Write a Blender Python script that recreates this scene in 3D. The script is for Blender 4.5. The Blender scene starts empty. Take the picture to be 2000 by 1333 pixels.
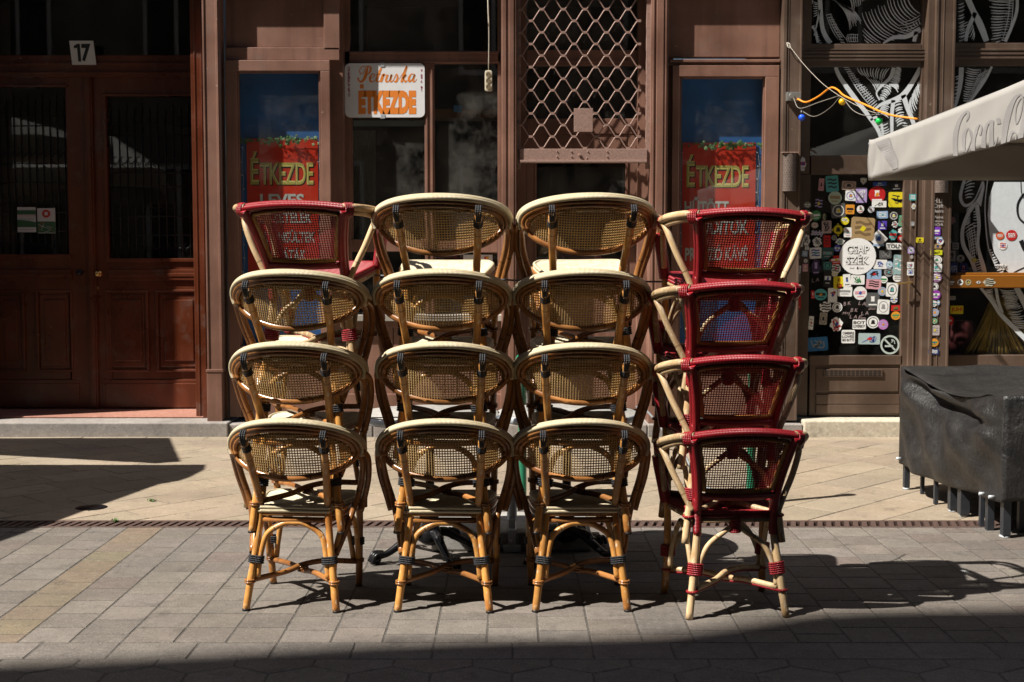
import bpy, bmesh, math, random
from mathutils import Vector, Matrix
R = math.radians
sc = bpy.context.scene
col = sc.collection
rnd = random.Random(7)

# ------------------------------------------------------------------ camera
PITCH = 3.8; FPX = 2500.0; H = 1.5
cam_d = bpy.data.cameras.new('camera'); cam = bpy.data.objects.new('camera', cam_d)
cam.location = (0, 0, H); cam.rotation_euler = (R(90 - PITCH), 0, 0)
cam_d.sensor_width = 36; cam_d.lens = 36 * FPX / 2000; cam_d.clip_end = 500; cam_d.clip_start = .05
cam_d.dof.use_dof = True; cam_d.dof.focus_distance = 5.55; cam_d.dof.aperture_fstop = 9.0
col.objects.link(cam); sc.camera = cam

# ------------------------------------------------------------------ light
SL = Vector((.75, .34, -1.0)).normalized()            # direction the sunlight travels
elev = math.asin(-SL.z); azim = math.atan2(-SL.x, -SL.y)  # azimuth of the sun from +Y, clockwise
w = bpy.data.worlds.new('World'); sc.world = w; w.use_nodes = True
nt = w.node_tree; bg = nt.nodes['Background']
sky = nt.nodes.new('ShaderNodeTexSky'); sky.sky_type = 'NISHITA'; sky.sun_disc = False
sky.sun_elevation = elev; sky.sun_rotation = azim
nt.links.new(sky.outputs[0], bg.inputs[0]); bg.inputs[1].default_value = .05
sd = bpy.data.lights.new('sun', 'SUN'); sd.energy = 5.0; sd.angle = R(.5); sd.color = (1, .95, .87)
so = bpy.data.objects.new('sun', sd); so.rotation_euler = SL.to_track_quat('-Z', 'Y').to_euler(); so.location = (-8, -3, 12); col.objects.link(so)
sc.view_settings.view_transform = 'Standard'; sc.view_settings.look = 'None'
sc.view_settings.gamma = 1; sc.view_settings.exposure = .88
try:
    sc.cycles.max_bounces = 6; sc.cycles.diffuse_bounces = 1; sc.cycles.transparent_max_bounces = 12
except Exception: pass

# ------------------------------------------------------------------ measuring
cp, sp = math.cos(R(PITCH)), math.sin(R(PITCH))
def ray(px, py):
    u = (px - 1000) / FPX; v = (666.5 - py) / FPX
    return Vector((u, cp + v * sp, -sp + v * cp))
def F(px, py, Y):
    d = ray(px, py); t = Y / d.y
    return d.x * t, H + d.z * t
def fz(py, Y): return F(1000, py, Y)[1]
def fx(px, Y, py=400): return F(px, py, Y)[0]
def G(px, py, z=0):
    d = ray(px, py); t = (z - H) / d.z
    return d.x * t, d.y * t

# ------------------------------------------------------------------ mesh helper
class MB:
    def __init__(s): s.v = []; s.f = []; s.m = []; s.uv = []; s.c = []; s.sm = []
    def add(s, vs, fs, mi=0, uvs=None, c=None, smooth=False):
        o = len(s.v); s.v += [tuple(p) for p in vs]
        for k, f in enumerate(fs):
            s.f.append([i + o for i in f]); s.m.append(mi)
            s.uv.append(uvs[k] if uvs else None); s.c.append(c); s.sm.append(smooth)
        return s
    def box(s, x0, x1, y0, y1, z0, z1, mi=0, c=None):
        x0, x1 = min(x0, x1), max(x0, x1); y0, y1 = min(y0, y1), max(y0, y1); z0, z1 = min(z0, z1), max(z0, z1)
        vs = [(x, y, z) for z in (z0, z1) for y in (y0, y1) for x in (x0, x1)]
        return s.add(vs, [(0, 2, 3, 1), (4, 5, 7, 6), (0, 1, 5, 4), (2, 6, 7, 3), (0, 4, 6, 2), (1, 3, 7, 5)], mi, None, c)
    def fb(s, px0, px1, py0, py1, Y, D=.05, ref=None, mi=0):
        """box whose front face, on the wall plane Y, spans the measured window"""
        ref = ref if ref is not None else min(max((py0 + py1) / 2, 0), 800)
        return s.box(fx(px0, Y, ref), fx(px1, Y, ref), Y, Y + D, fz(py1, Y), fz(py0, Y), mi)
    def tube(s, pts, r, n=10, closed=False, caps=True, mi=0, sub=5, smooth=True, c=None):
        P = [Vector(p) for p in pts]
        if sub > 1 and len(P) > 2: P = cr(P, sub, closed)
        N = len(P); rr = r if callable(r) else (lambda t: r)
        tan = []
        for i in range(N):
            a = P[(i - 1) % N] if closed or i > 0 else P[i]; b = P[(i + 1) % N] if closed or i < N - 1 else P[i]
            t = (b - a); tan.append(t.normalized() if t.length > 1e-9 else Vector((0, 0, 1)))
        up = Vector((0, 0, 1)) if abs(tan[0].z) < .9 else Vector((1, 0, 0))
        nrm = (up - tan[0] * up.dot(tan[0])).normalized()
        vs = []; L = [0]
        for i in range(N):
            if i: L.append(L[-1] + (P[i] - P[i - 1]).length)
        tot = max(L[-1], 1e-6)
        for i in range(N):
            nrm = (nrm - tan[i] * nrm.dot(tan[i])).normalized(); bi = tan[i].cross(nrm)
            rad = rr(L[i] / tot)
            for k in range(n):
                a = 2 * math.pi * k / n
                vs.append(P[i] + (nrm * math.cos(a) + bi * math.sin(a)) * rad)
        fs = []; uv = []
        for i in range(N if closed else N - 1):
            j = (i + 1) % N
            l0, l1 = L[i], (L[j] if j else tot)
            for k in range(n):
                k2 = (k + 1) % n
                fs.append((i * n + k, i * n + k2, j * n + k2, j * n + k))
                uv.append([(k / n, l0), ((k + 1) / n, l0), ((k + 1) / n, l1), (k / n, l1)])
        s.add(vs, fs, mi, uv, c, smooth)
        if caps and not closed:
            o = len(s.v) - len(vs)
            s.f.append([o + k for k in reversed(range(n))]); s.f.append([o + (N - 1) * n + k for k in range(n)])
            for _ in (0, 1): s.m.append(mi); s.uv.append(None); s.c.append(c); s.sm.append(False)
        return s
    def lathe(s, prof, c=(0, 0, 0), n=24, mi=0, smooth=True):
        vs = []; fs = []
        for r, z in prof:
            for k in range(n):
                a = 2 * math.pi * k / n; vs.append((c[0] + r * math.cos(a), c[1] + r * math.sin(a), c[2] + z))
        for i in range(len(prof) - 1):
            for k in range(n):
                k2 = (k + 1) % n; fs.append((i * n + k, i * n + k2, (i + 1) * n + k2, (i + 1) * n + k))
        return s.add(vs, fs, mi, None, None, smooth)
    def prism(s, poly, y0, y1, mi=0, c=None):
        """polygon given in x,z extruded from y0 to y1"""
        n = len(poly)
        ar = sum(poly[i][0] * poly[(i + 1) % n][1] - poly[(i + 1) % n][0] * poly[i][1] for i in range(n))
        if ar < 0: poly = poly[::-1]
        vs = [(x, y0, z) for x, z in poly] + [(x, y1, z) for x, z in poly]
        fs = [tuple(range(n)), tuple(reversed(range(n, 2 * n)))] + [(i, n + i, n + (i + 1) % n, (i + 1) % n) for i in range(n)]
        return s.add(vs, fs, mi, None, c)
    def ball(s, c, r, n=14, mi=0, sz=1):
        return s.lathe([(max(r * math.sin(math.pi * i / n), 1e-5), -r * sz * math.cos(math.pi * i / n)) for i in range(n + 1)], c, n + 2, mi)
    def build(s, name, mats, parent=None, bevel=0, seg=2):
        me = bpy.data.meshes.new(name); me.from_pydata(s.v, [], s.f)
        mats = mats if isinstance(mats, (list, tuple)) else [mats]
        for m in mats: me.materials.append(m)
        me.polygons.foreach_set('material_index', s.m)
        me.polygons.foreach_set('use_smooth', s.sm)
        if any(u is not None for u in s.uv):
            ul = me.uv_layers.new(name='UVMap'); i = 0
            for p, u in zip(me.polygons, s.uv):
                for k in range(p.loop_total):
                    ul.data[i].uv = u[k] if u else (0.5, 0); i += 1
        if any(c is not None for c in s.c):
            ca = me.color_attributes.new('tint', 'FLOAT_COLOR', 'CORNER'); i = 0
            for p, c in zip(me.polygons, s.c):
                c = c or (.5, .5, .5)
                for k in range(p.loop_total):
                    ca.data[i].color = (c[0], c[1], c[2], 1); i += 1
        me.validate(); me.update()
        o = bpy.data.objects.new(name, me); col.objects.link(o); o.parent = parent
        if bevel:
            b = o.modifiers.new('edge', 'BEVEL'); b.width = bevel; b.segments = seg; b.limit_method = 'ANGLE'; b.angle_limit = R(50)
        return o
def cr(P, sub, closed=False):
    out = []; n = len(P); m = n if closed else n - 1
    for i in range(m):
        p1, p2 = P[i], P[(i + 1) % n]
        p0 = P[(i - 1) % n] if closed or i > 0 else p1 * 2 - p2
        p3 = P[(i + 2) % n] if closed or i < n - 2 else p2 * 2 - p1
        for k in range(sub):
            t = k / sub
            out.append(.5 * ((2 * p1) + (p2 - p0) * t + (2 * p0 - 5 * p1 + 4 * p2 - p3) * t * t + (-p0 + 3 * p1 - 3 * p2 + p3) * t ** 3))
    if not closed: out.append(P[-1])
    return out
def tag(o, label=None, cat=None, group=None, kind=None):
    if label: o['label'] = label
    if cat: o['category'] = cat
    if group: o['group'] = group
    if kind: o['kind'] = kind
    return o
def empty(name, loc=(0, 0, 0), rz=0, label=None, cat=None, group=None):
    o = bpy.data.objects.new(name, None); o.location = loc; o.rotation_euler = (0, 0, rz); o.empty_display_size = .1
    col.objects.link(o); return tag(o, label, cat, group)
def copy_tree(o, parent=None):
    c = o.copy(); col.objects.link(c); c.parent = parent
    for ch in [k for k in bpy.data.objects if k.parent == o]: copy_tree(ch, c)
    return c

# ------------------------------------------------------------------ text
_tc = {}
def text2d(s, bold=0.0, shear=0.0, space=1.0):
    k = (s, bold, shear, space)
    if k not in _tc:
        cu = bpy.data.curves.new('lettering', 'FONT'); cu.body = s; cu.size = 1; cu.offset = bold; cu.shear = shear; cu.space_character = space
        cu.resolution_u = 3
        ob = bpy.data.objects.new('lettering', cu); col.objects.link(ob)
        bpy.context.view_layer.update()
        me = bpy.data.meshes.new_from_object(ob.evaluated_get(bpy.context.evaluated_depsgraph_get()))
        vs = [(v.co.x, v.co.y) for v in me.vertices]; fs = [tuple(p.vertices) for p in me.polygons]
        bpy.data.objects.remove(ob); bpy.data.curves.remove(cu); bpy.data.meshes.remove(me)
        _tc[k] = (vs, fs)
    return _tc[k]
def put_text(mb, s, x0, x1, z0, z1, y, mi=0, bold=0.0, shear=0.0, rot=0, space=1.0):
    """lettering stretched into the given rectangle on the plane y, facing -y"""
    vs, fs = text2d(s, bold, shear, space)
    if not vs: return
    a0 = min(v[0] for v in vs); a1 = max(v[0] for v in vs); b0 = min(v[1] for v in vs); b1 = max(v[1] for v in vs)
    cx, cz = (x0 + x1) / 2, (z0 + z1) / 2; out = []
    for a, b in vs:
        X = x0 + (a - a0) / (a1 - a0) * (x1 - x0); Z = z0 + (b - b0) / (b1 - b0) * (z1 - z0)
        dx, dz = X - cx, Z - cz; out.append((cx + dx * math.cos(rot) - dz * math.sin(rot), y, cz + dx * math.sin(rot) + dz * math.cos(rot)))
    mb.add(out, fs, mi)
def stroke(mb, pts, y, mi=0, sub=4):
    """flat brush stroke: pts are (x, z, width)"""
    P = [Vector(p) for p in pts]
    if len(P) > 2: P = cr(P, sub)
    vs = []
    for i, p in enumerate(P):
        a = P[max(i - 1, 0)]; b = P[min(i + 1, len(P) - 1)]; d = Vector((b.x - a.x, b.y - a.y))
        d = d.normalized() if d.length > 1e-9 else Vector((1, 0)); n = Vector((-d.y, d.x)) * max(p.z, .0004) / 2
        vs += [(p.x + n.x, y, p.y + n.y), (p.x - n.x, y, p.y - n.y)]
    mb.add(vs, [(2 * i, 2 * i + 1, 2 * i + 3, 2 * i + 2) for i in range(len(P) - 1)], mi)

# ------------------------------------------------------------------ materials
def newmat(name):
    m = bpy.data.materials.new(name); m.use_nodes = True
    return m, m.node_tree, m.node_tree.nodes['Principled BSDF']
def L(nt, a, b): nt.links.new(a, b)
def noise(nt, scale, detail=4, vec=None, rough=.5, dist=0):
    n = nt.nodes.new('ShaderNodeTexNoise'); n.inputs['Scale'].default_value = scale; n.inputs['Detail'].default_value = detail
    n.inputs['Roughness'].default_value = rough; n.inputs['Distortion'].default_value = dist
    if vec: L(nt, vec, n.inputs['Vector'])
    return n
def coords(nt, scale=(1, 1, 1), kind='Object'):
    t = nt.nodes.new('ShaderNodeTexCoord'); m = nt.nodes.new('ShaderNodeMapping'); m.inputs['Scale'].default_value = scale
    L(nt, t.outputs[kind], m.inputs['Vector']); return m.outputs[0]
def ramp(nt, fac, stops):
    r = nt.nodes.new('ShaderNodeValToRGB'); e = r.color_ramp.elements
    while len(e) < len(stops): e.new(.5)
    for k, (p, c) in enumerate(stops): e[k].position = p; e[k].color = (*c, 1) if len(c) == 3 else c
    L(nt, fac, r.inputs[0]); return r.outputs[0]
def mix(nt, fac, a, b, mode='MIX'):
    m = nt.nodes.new('ShaderNodeMix'); m.data_type = 'RGBA'; m.blend_type = mode
    for sock, v in ((m.inputs[0], fac), (m.inputs[6], a), (m.inputs[7], b)):
        if hasattr(v, 'type') and hasattr(v, 'links'): L(nt, v, sock)
        elif isinstance(v, (int, float)): sock.default_value = v
        else: sock.default_value = (*v, 1)
    return m.outputs[2]
def bump(nt, b, h, strength=.3, dist=.01):
    n = nt.nodes.new('ShaderNodeBump'); n.inputs['Strength'].default_value = strength; n.inputs['Distance'].default_value = dist
    L(nt, h, n.inputs['Height']); L(nt, n.outputs[0], b.inputs['Normal'])
def plain(name, c, rough=.5, metal=0, var=.15, scale=30, bmp=.0, spec=.5):
    m, nt, b = newmat(name); v = coords(nt)
    n = noise(nt, scale, 5, v)
    dk = tuple(x * (1 - var) for x in c); lt = tuple(min(x * (1 + var), 1) for x in c)
    L(nt, ramp(nt, n.outputs[0], [(.3, dk), (.7, lt)]), b.inputs['Base Color'])
    b.inputs['Roughness'].default_value = rough; b.inputs['Metallic'].default_value = metal
    b.inputs['Specular IOR Level'].default_value = spec
    if bmp: bump(nt, b, n.outputs[0], bmp, .004)
    return m
def paint(name, c, under=(.45, .33, .24), wear=.66, rough=.38, grain=(3, 3, .5)):
    """old oil paint on joinery: brush grain, blotches, chips down to the wood"""
    m, nt, b = newmat(name); v = coords(nt)
    big = noise(nt, 2.2, 5, v); fine = noise(nt, 55, 5, coords(nt, grain)); chip = noise(nt, 11, 9, v, .68)
    base = mix(nt, ramp(nt, big.outputs[0], [(.35, (0, 0, 0)), (.65, (1, 1, 1))]), tuple(x * .7 for x in c), tuple(min(1, x * 1.18) for x in c))
    stk = noise(nt, 1, 6, coords(nt, (14, 14, .9)), .6)
    base = mix(nt, ramp(nt, stk.outputs[0], [(.5, (0, 0, 0)), (.72, (.55, .55, .55))]), base, tuple(x * .55 for x in c))
    base = mix(nt, ramp(nt, stk.outputs[0], [(.28, (.4, .4, .4)), (.42, (0, 0, 0))]), base, tuple(min(1, x * 1.35 + .02) for x in c))
    base = mix(nt, ramp(nt, fine.outputs[0], [(.35, (.15, .15, .15)), (.7, (0, 0, 0))]), base, tuple(x * .5 for x in c))
    dirt = noise(nt, 7, 6, v, .6)
    base = mix(nt, ramp(nt, dirt.outputs[0], [(.56, (0, 0, 0)), (.72, (.3, .3, .3))]), base, (.16, .13, .11))
    k = ramp(nt, chip.outputs[0], [(wear, (0, 0, 0)), (wear + .02, (.85, .85, .85))])
    L(nt, mix(nt, k, base, under), b.inputs['Base Color'])
    L(nt, ramp(nt, big.outputs[0], [(.3, (rough - .08,) * 3), (.7, (rough + .18,) * 3)]), b.inputs['Roughness'])
    h = mix(nt, .5, fine.outputs[0], chip.outputs[0]); bump(nt, b, h, .35, .003)
    return m
def rattan(name, c1, c2, dark, rough=.38, worn=.6):
    m, nt, b = newmat(name); uv = nt.nodes.new('ShaderNodeTexCoord').outputs['UV']
    mp = nt.nodes.new('ShaderNodeMapping'); mp.inputs['Scale'].default_value = (9, 14, 1); L(nt, uv, mp.inputs['Vector'])
    st = noise(nt, 1, 5, mp.outputs[0], .6)
    oi = nt.nodes.new('ShaderNodeObjectInfo')
    ob = noise(nt, 7, 4, coords(nt))
    base = ramp(nt, st.outputs[0], [(.25, c1), (.75, c2)])
    base = mix(nt, ramp(nt, ob.outputs[0], [(.42, (0, 0, 0)), (.62, (.75, .75, .75))]), base, dark)
    hs = nt.nodes.new('ShaderNodeHueSaturation'); L(nt, base, hs.inputs['Color'])
    mr = nt.nodes.new('ShaderNodeMapRange'); mr.inputs['To Min'].default_value = .72; mr.inputs['To Max'].default_value = 1.2
    L(nt, oi.outputs['Random'], mr.inputs['Value']); L(nt, mr.outputs[0], hs.inputs['Value'])
    sx = nt.nodes.new('ShaderNodeSeparateXYZ'); L(nt, uv, sx.inputs[0])        # nodes of the cane
    wv = nt.nodes.new('ShaderNodeMath'); wv.operation = 'PINGPONG'; wv.inputs[1].default_value = .115; L(nt, sx.outputs[1], wv.inputs[0])
    ring = ramp(nt, wv.outputs[0], [(0.0, (1, 1, 1)), (.0045, (0, 0, 0))])
    base2 = mix(nt, ring, hs.outputs[0], tuple(x * .35 for x in c1))
    wr = noise(nt, 60, 5, coords(nt, (1, 1, .35)), .65)
    L(nt, mix(nt, ramp(nt, wr.outputs[0], [(worn, (0, 0, 0)), (worn + .05, (.7, .7, .7))]), base2, (.62, .52, .38)), b.inputs['Base Color'])
    b.inputs['Roughness'].default_value = rough
    h = mix(nt, .6, st.outputs[0], wr.outputs[0]); bump(nt, b, h, .3, .002)
    return m
def cord(name, c, c2, rough=.35, pitch=260):
    """plastic cane wound round a pole"""
    m, nt, b = newmat(name); uv = nt.nodes.new('ShaderNodeTexCoord').outputs['UV']
    sx = nt.nodes.new('ShaderNodeSeparateXYZ'); L(nt, uv, sx.inputs[0])
    s = nt.nodes.new('ShaderNodeMath'); s.operation = 'MULTIPLY'; s.inputs[1].default_value = pitch * 6.283; L(nt, sx.outputs[1], s.inputs[0])
    w_ = nt.nodes.new('ShaderNodeMath'); w_.operation = 'SINE'; L(nt, s.outputs[0], w_.inputs[0])
    mr = nt.nodes.new('ShaderNodeMapRange'); mr.inputs['From Min'].default_value = -1; L(nt, w_.outputs[0], mr.inputs['Value'])
    n = noise(nt, 25, 4, coords(nt))
    base = mix(nt, n.outputs[0], c, c2)
    L(nt, mix(nt, ramp(nt, mr.outputs[0], [(0, (.75, .75, .75)), (.35, (0, 0, 0))]), base, tuple(x * .25 for x in c)), b.inputs['Base Color'])
    b.inputs['Roughness'].default_value = rough; bump(nt, b, mr.outputs[0], .8, .0015)
    return m
def stone(name, c, c2, scale=14, attr=False, rough=.85, grit=(.3, .3, .3)):
    m, nt, b = newmat(name); v = coords(nt)
    a = noise(nt, scale, 8, v, .72); g = noise(nt, 130, 5, v, .75); bl = noise(nt, 1.1, 4, v)
    base = mix(nt, ramp(nt, a.outputs[0], [(.3, (0, 0, 0)), (.7, (1, 1, 1))]), c, c2)
    if attr:
        at = nt.nodes.new('ShaderNodeAttribute'); at.attribute_name = 'tint'
        base = mix(nt, 1.0, base, at.outputs['Color'], 'MULTIPLY')
    base = mix(nt, ramp(nt, g.outputs[0], [(.53, (0, 0, 0)), (.66, grit)]), base, (.6, .56, .5))
    base = mix(nt, ramp(nt, g.outputs[0], [(.32, (.6, .6, .6)), (.45, (0, 0, 0))]), base, (.04, .035, .03))
    base = mix(nt, ramp(nt, bl.outputs[0], [(.42, (0, 0, 0)), (.7, (.4, .4, .4))]), base, tuple(x * .55 for x in c))
    sp = noise(nt, 38, 4, v, .6)
    base = mix(nt, ramp(nt, sp.outputs[0], [(.3, (.4, .4, .4)), (.45, (0, 0, 0))]), base, tuple(x * .5 for x in c))
    base = mix(nt, ramp(nt, sp.outputs[0], [(.58, (0, 0, 0)), (.75, (.45, .45, .45))]), base, tuple(min(1, x * 1.6) for x in c2))
    st = noise(nt, 5, 9, v, .72)
    base = mix(nt, ramp(nt, st.outputs[0], [(.57, (0, 0, 0)), (.64, (.4, .4, .4))]), base, tuple(x * .35 for x in c))
    L(nt, base, b.inputs['Base Color']); b.inputs['Roughness'].default_value = rough
    h = mix(nt, .5, a.outputs[0], g.outputs[0]); bump(nt, b, h, .5, .004)
    return m
def glass(name, tint=(1, 1, 1), refl=.0, dirt=.04):
    m = bpy.data.materials.new(name); m.use_nodes = True; nt = m.node_tree
    nt.nodes.remove(nt.nodes['Principled BSDF']); out = nt.nodes['Material Output']
    tr = nt.nodes.new('ShaderNodeBsdfTransparent'); tr.inputs[0].default_value = (*tint, 1)
    gl = nt.nodes.new('ShaderNodeBsdfGlossy'); gl.inputs['Roughness'].default_value = .015
    fr = nt.nodes.new('ShaderNodeFresnel'); ge = nt.nodes.new('ShaderNodeNewGeometry'); io = nt.nodes.new('ShaderNodeMapRange'); io.inputs['To Min'].default_value = 1.5; io.inputs['To Max'].default_value = 1 / 1.5
    L(nt, ge.outputs['Backfacing'], io.inputs['Value']); L(nt, io.outputs[0], fr.inputs[0])
    ad = nt.nodes.new('ShaderNodeMath'); ad.inputs[1].default_value = refl; L(nt, fr.outputs[0], ad.inputs[0])
    mx = nt.nodes.new('ShaderNodeMixShader'); L(nt, ad.outputs[0], mx.inputs[0]); L(nt, tr.outputs[0], mx.inputs[1]); L(nt, gl.outputs[0], mx.inputs[2])
    df = nt.nodes.new('ShaderNodeBsdfDiffuse'); df.inputs[0].default_value = (.5, .47, .42, 1)
    n = noise(nt, 3.5, 6, coords(nt), .7); k = ramp(nt, n.outputs[0], [(.42, (0, 0, 0)), (.75, (dirt * 2.2,) * 3)])
    m2 = nt.nodes.new('ShaderNodeMixShader'); L(nt, k, m2.inputs[0]); L(nt, mx.outputs[0], m2.inputs[1]); L(nt, df.outputs[0], m2.inputs[2])
    L(nt, m2.outputs[0], out.inputs[0]); return m
_fl = {}
def flat(c, rough=.45):
    k = (tuple(round(x, 3) for x in c), rough)
    if k not in _fl: _fl[k] = plain('print_colour', c, rough, 0, .06, 60)
    return _fl[k]

M = {}
M['paint'] = paint('mauve_brown_paint', (.22, .112, .079), (.4, .3, .22), .68)
M['paintdk'] = paint('red_brown_door_paint', (.115, .027, .0095), (.5, .32, .15), .69, .28)
M['paintbar'] = paint('umber_paint', (.098, .062, .043), (.42, .32, .22), .68, .42)
M['step'] = stone('grey_step_stone', (.23, .205, .19), (.36, .325, .29), 10)
M['lime'] = stone('pale_limestone', (.42, .36, .27), (.6, .54, .43), 16)
M['redstep'] = stone('red_threshold', (.32, .13, .09), (.42, .2, .14), 9)
M['pav'] = stone('grey_brown_paver', (.118, .103, .09), (.185, .162, .142), 9, True)
M['slab'] = stone('buff_paver', (.24, .192, .138), (.32, .26, .19), 6, True)
M['joint'] = stone('joint_sand', (.05, .045, .04), (.1, .085, .07), 40)
M['concrete'] = stone('concrete', (.27, .26, .24), (.4, .38, .35), 12)
M['plaster'] = stone('plaster', (.42, .37, .3), (.5, .45, .37), 2)
M['facade'] = stone('grimy_plaster', (.2, .17, .14), (.26, .22, .18), 2)
M['iron'] = plain('black_cast_iron', (.02, .02, .022), .28, .6, .3, 40, .3)
M['steel'] = plain('galvanised_steel', (.5, .53, .56), .42, .35, .15, 18, .1)
M['rust'] = plain('rusty_iron', (.085, .05, .04), .75, .2, .4, 60, .6)
M['gridiron'] = plain('brown_lacquered_iron', (.3, .19, .155), .5, .1, .2, 60, .3)
M['ash'] = plain('brown_perforated_metal', (.17, .13, .11), .45, .3, .25, 60, .3)
M['white'] = plain('white_enamel', (.75, .75, .76), .3, 0, .05, 6)
M['black'] = plain('black_plastic', (.015, .015, .016), .4)
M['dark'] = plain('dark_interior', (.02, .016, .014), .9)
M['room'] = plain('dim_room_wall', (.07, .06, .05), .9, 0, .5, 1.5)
M['green'] = plain('green_gloss_paint', (.02, .17, .09), .2, 0, .1)
M['cane'] = rattan('honey_cane', (.46, .19, .04), (.72, .37, .10), (.26, .085, .018), .36, .585)
M['canebr'] = rattan('chestnut_cane', (.27, .10, .028), (.44, .20, .062), (.15, .055, .016), .24, .72)
M['canepale'] = rattan('bleached_cane', (.42, .26, .115), (.66, .5, .3), (.30, .17, .07), .5, .56)
M['cream'] = cord('cream_wrap', (.62, .50, .30), (.76, .66, .46), .4, 200)
M['redcord'] = cord('red_plastic_cane', (.25, .006, .013), (.38, .012, .02), .36, 170)
M['blackcord'] = cord('black_binding', (.01, .011, .014), (.02, .022, .028), .5, 180)
M['weave'] = plain('beige_weave', (.66, .47, .22), .6, 0, .3, 9)
for nm_ in ('weave',):
    n_t = M[nm_].node_tree; b0_ = n_t.nodes['Principled BSDF']; tl0 = n_t.nodes.new('ShaderNodeBsdfTranslucent'); tl0.inputs[0].default_value = (.74, .5, .2, 1); mm0 = n_t.nodes.new('ShaderNodeMixShader'); mm0.inputs[0].default_value = .4
    L(n_t, b0_.outputs[0], mm0.inputs[1]); L(n_t, tl0.outputs[0], mm0.inputs[2]); L(n_t, mm0.outputs[0], n_t.nodes['Material Output'].inputs[0])
M['seatw'] = plain('cream_weave', (.62, .54, .38), .55, 0, .2, 30)
M['weaver'] = plain('red_weave', (.24, .010, .014), .55, 0, .25, 9)
M['glass'] = glass('window_glass', (.85, .88, .88), .0, .012)
M['glassb'] = glass('dusty_reflection_glass', (.8, .84, .86), .02, .045)  # diffuse film thickened to stand for the grey street reflection
M['glassp'] = glass('poster_glass', (.95, .97, .97), .0, .02)
M['wood'] = rattan('varnished_pine', (.75, .28, .04), (.85, .36, .06), (.6, .22, .03), .3, .85)
M['brass'] = plain('brass', (.6, .4, .16), .3, .9, .1)

# ================================================================== ground
joint = MB(); joint.box(-60, 60, -2.5, 7.01, -.3, -.0022); joint.box(-60, 60, 7.19, 10.9, -.3, -.0022); joint.box(-60, 60, 7.01, 7.19, -.3, -.09)
tag(joint.build('ground', M['joint']), kind='structure')
def clip(poly, ax, lim, sign):
    out = []
    for i in range(len(poly)):
        a, b = poly[i], poly[(i + 1) % len(poly)]
        ia, ib = (a[ax] - lim) * sign <= 0, (b[ax] - lim) * sign <= 0
        if ia: out.append(a)
        if ia != ib:
            t = (lim - a[ax]) / (b[ax] - a[ax]); out.append((a[0] + (b[0] - a[0]) * t, a[1] + (b[1] - a[1]) * t))
    return out
def inset(poly, d):
    n = len(poly); out = []
    ar = sum(poly[i][0] * poly[(i + 1) % n][1] - poly[(i + 1) % n][0] * poly[i][1] for i in range(n))
    if ar < 0: poly = poly[::-1]
    c = Vector((sum(p[0] for p in poly) / n, sum(p[1] for p in poly) / n))
    for i in range(n):
        p = Vector(poly[i]); a = Vector(poly[i - 1]); b = Vector(poly[(i + 1) % n])
        e1 = (p - a); e2 = (b - p)
        if e1.length < 1e-4 or e2.length < 1e-4: return None
        e1.normalize(); e2.normalize(); n1 = Vector((-e1.y, e1.x)); n2 = Vector((-e2.y, e2.x)); bis = n1 + n2
        if bis.length < .2: return None
        bis.normalize(); out.append(p + bis * d / max(bis.dot(n1), .4))
    if any((q - c).length > 2 for q in out): return None
    return out
def tile(mb, poly, gap, bev, z, c):
    o = inset(poly, gap); 
    if not o: return
    t = inset([tuple(q) for q in o], bev)
    if not t or len(poly) < 3: return
    n = len(o); tx_, ty_ = rnd.uniform(-.008, .008), rnd.uniform(-.008, .008); c0 = sum(t, Vector((0, 0))) / n; dz = [z + (q.x - c0.x) * tx_ + (q.y - c0.y) * ty_ for q in t]
    vs = [(q.x, q.y, z - .02) for q in o] + [(q.x, q.y, z - bev * .6) for q in o] + [(q.x, q.y, h) for q, h in zip(t, dz)]
    fs = [tuple(range(2 * n, 3 * n))]
    for k in range(n):
        k2 = (k + 1) % n; fs += [(k, k2, n + k2, n + k), (n + k, n + k2, 2 * n + k2, 2 * n + k)]
    mb.add(vs, fs, 0, None, c)
def tint(lo=.86, hi=1.12, warm=0):
    g = rnd.uniform(lo, hi); return (g * (1 + warm + rnd.uniform(-.02, .03)), g, g * (1 - warm + rnd.uniform(-.04, .02)))
YD0, YD1 = 7.01, 7.19                     # the drain
pv = MB(); x = -7.0; s = .203
while x < 7:
    off = rnd.random() * s; y = 4.89
    # straight band across, hexagon field in the foreground
    tile(pv, [(x, 4.685), (x + s * 1.5, 4.685), (x + s * 1.5, 4.89), (x, 4.89)], .003, .004, 0, tint()) if int(round((x + 7) / s)) % 3 == 0 else None
    if int(round((x + 7) / s)) % 3 == 1: tile(pv, [(x + s * .5, 4.685), (x + s * 2, 4.685), (x + s * 2, 4.89), (x + s * .5, 4.89)], .003, .004, 0, tint())
    first = True; yellow = abs(x - (-2.06)) < .1
    while y < YD0 - .01:
        step_ = s if not first else s * rnd.choice([.55, .8, 1.0]); first = False
        if rnd.random() < .03: step_ *= .5
        y2 = min(y + step_, YD0)
        if YD0 - y2 < .05: y2 = YD0
        c = tuple(a_ * rnd.uniform(.93, 1.07) for a_ in (1.12, .95, .7)) if yellow else tint(.78, 1.14, .02)
        if rnd.random() < .03 and not yellow: c = (.9, .8, .78)
        tile(pv, [(x, y), (x + s, y), (x + s, y2), (x, y2)], .0042, .0022, 0, c); y = y2
    x += s
hs = .292; x = -6.0; row = 0; y = 4.685
HX = []
y = 4.685
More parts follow.
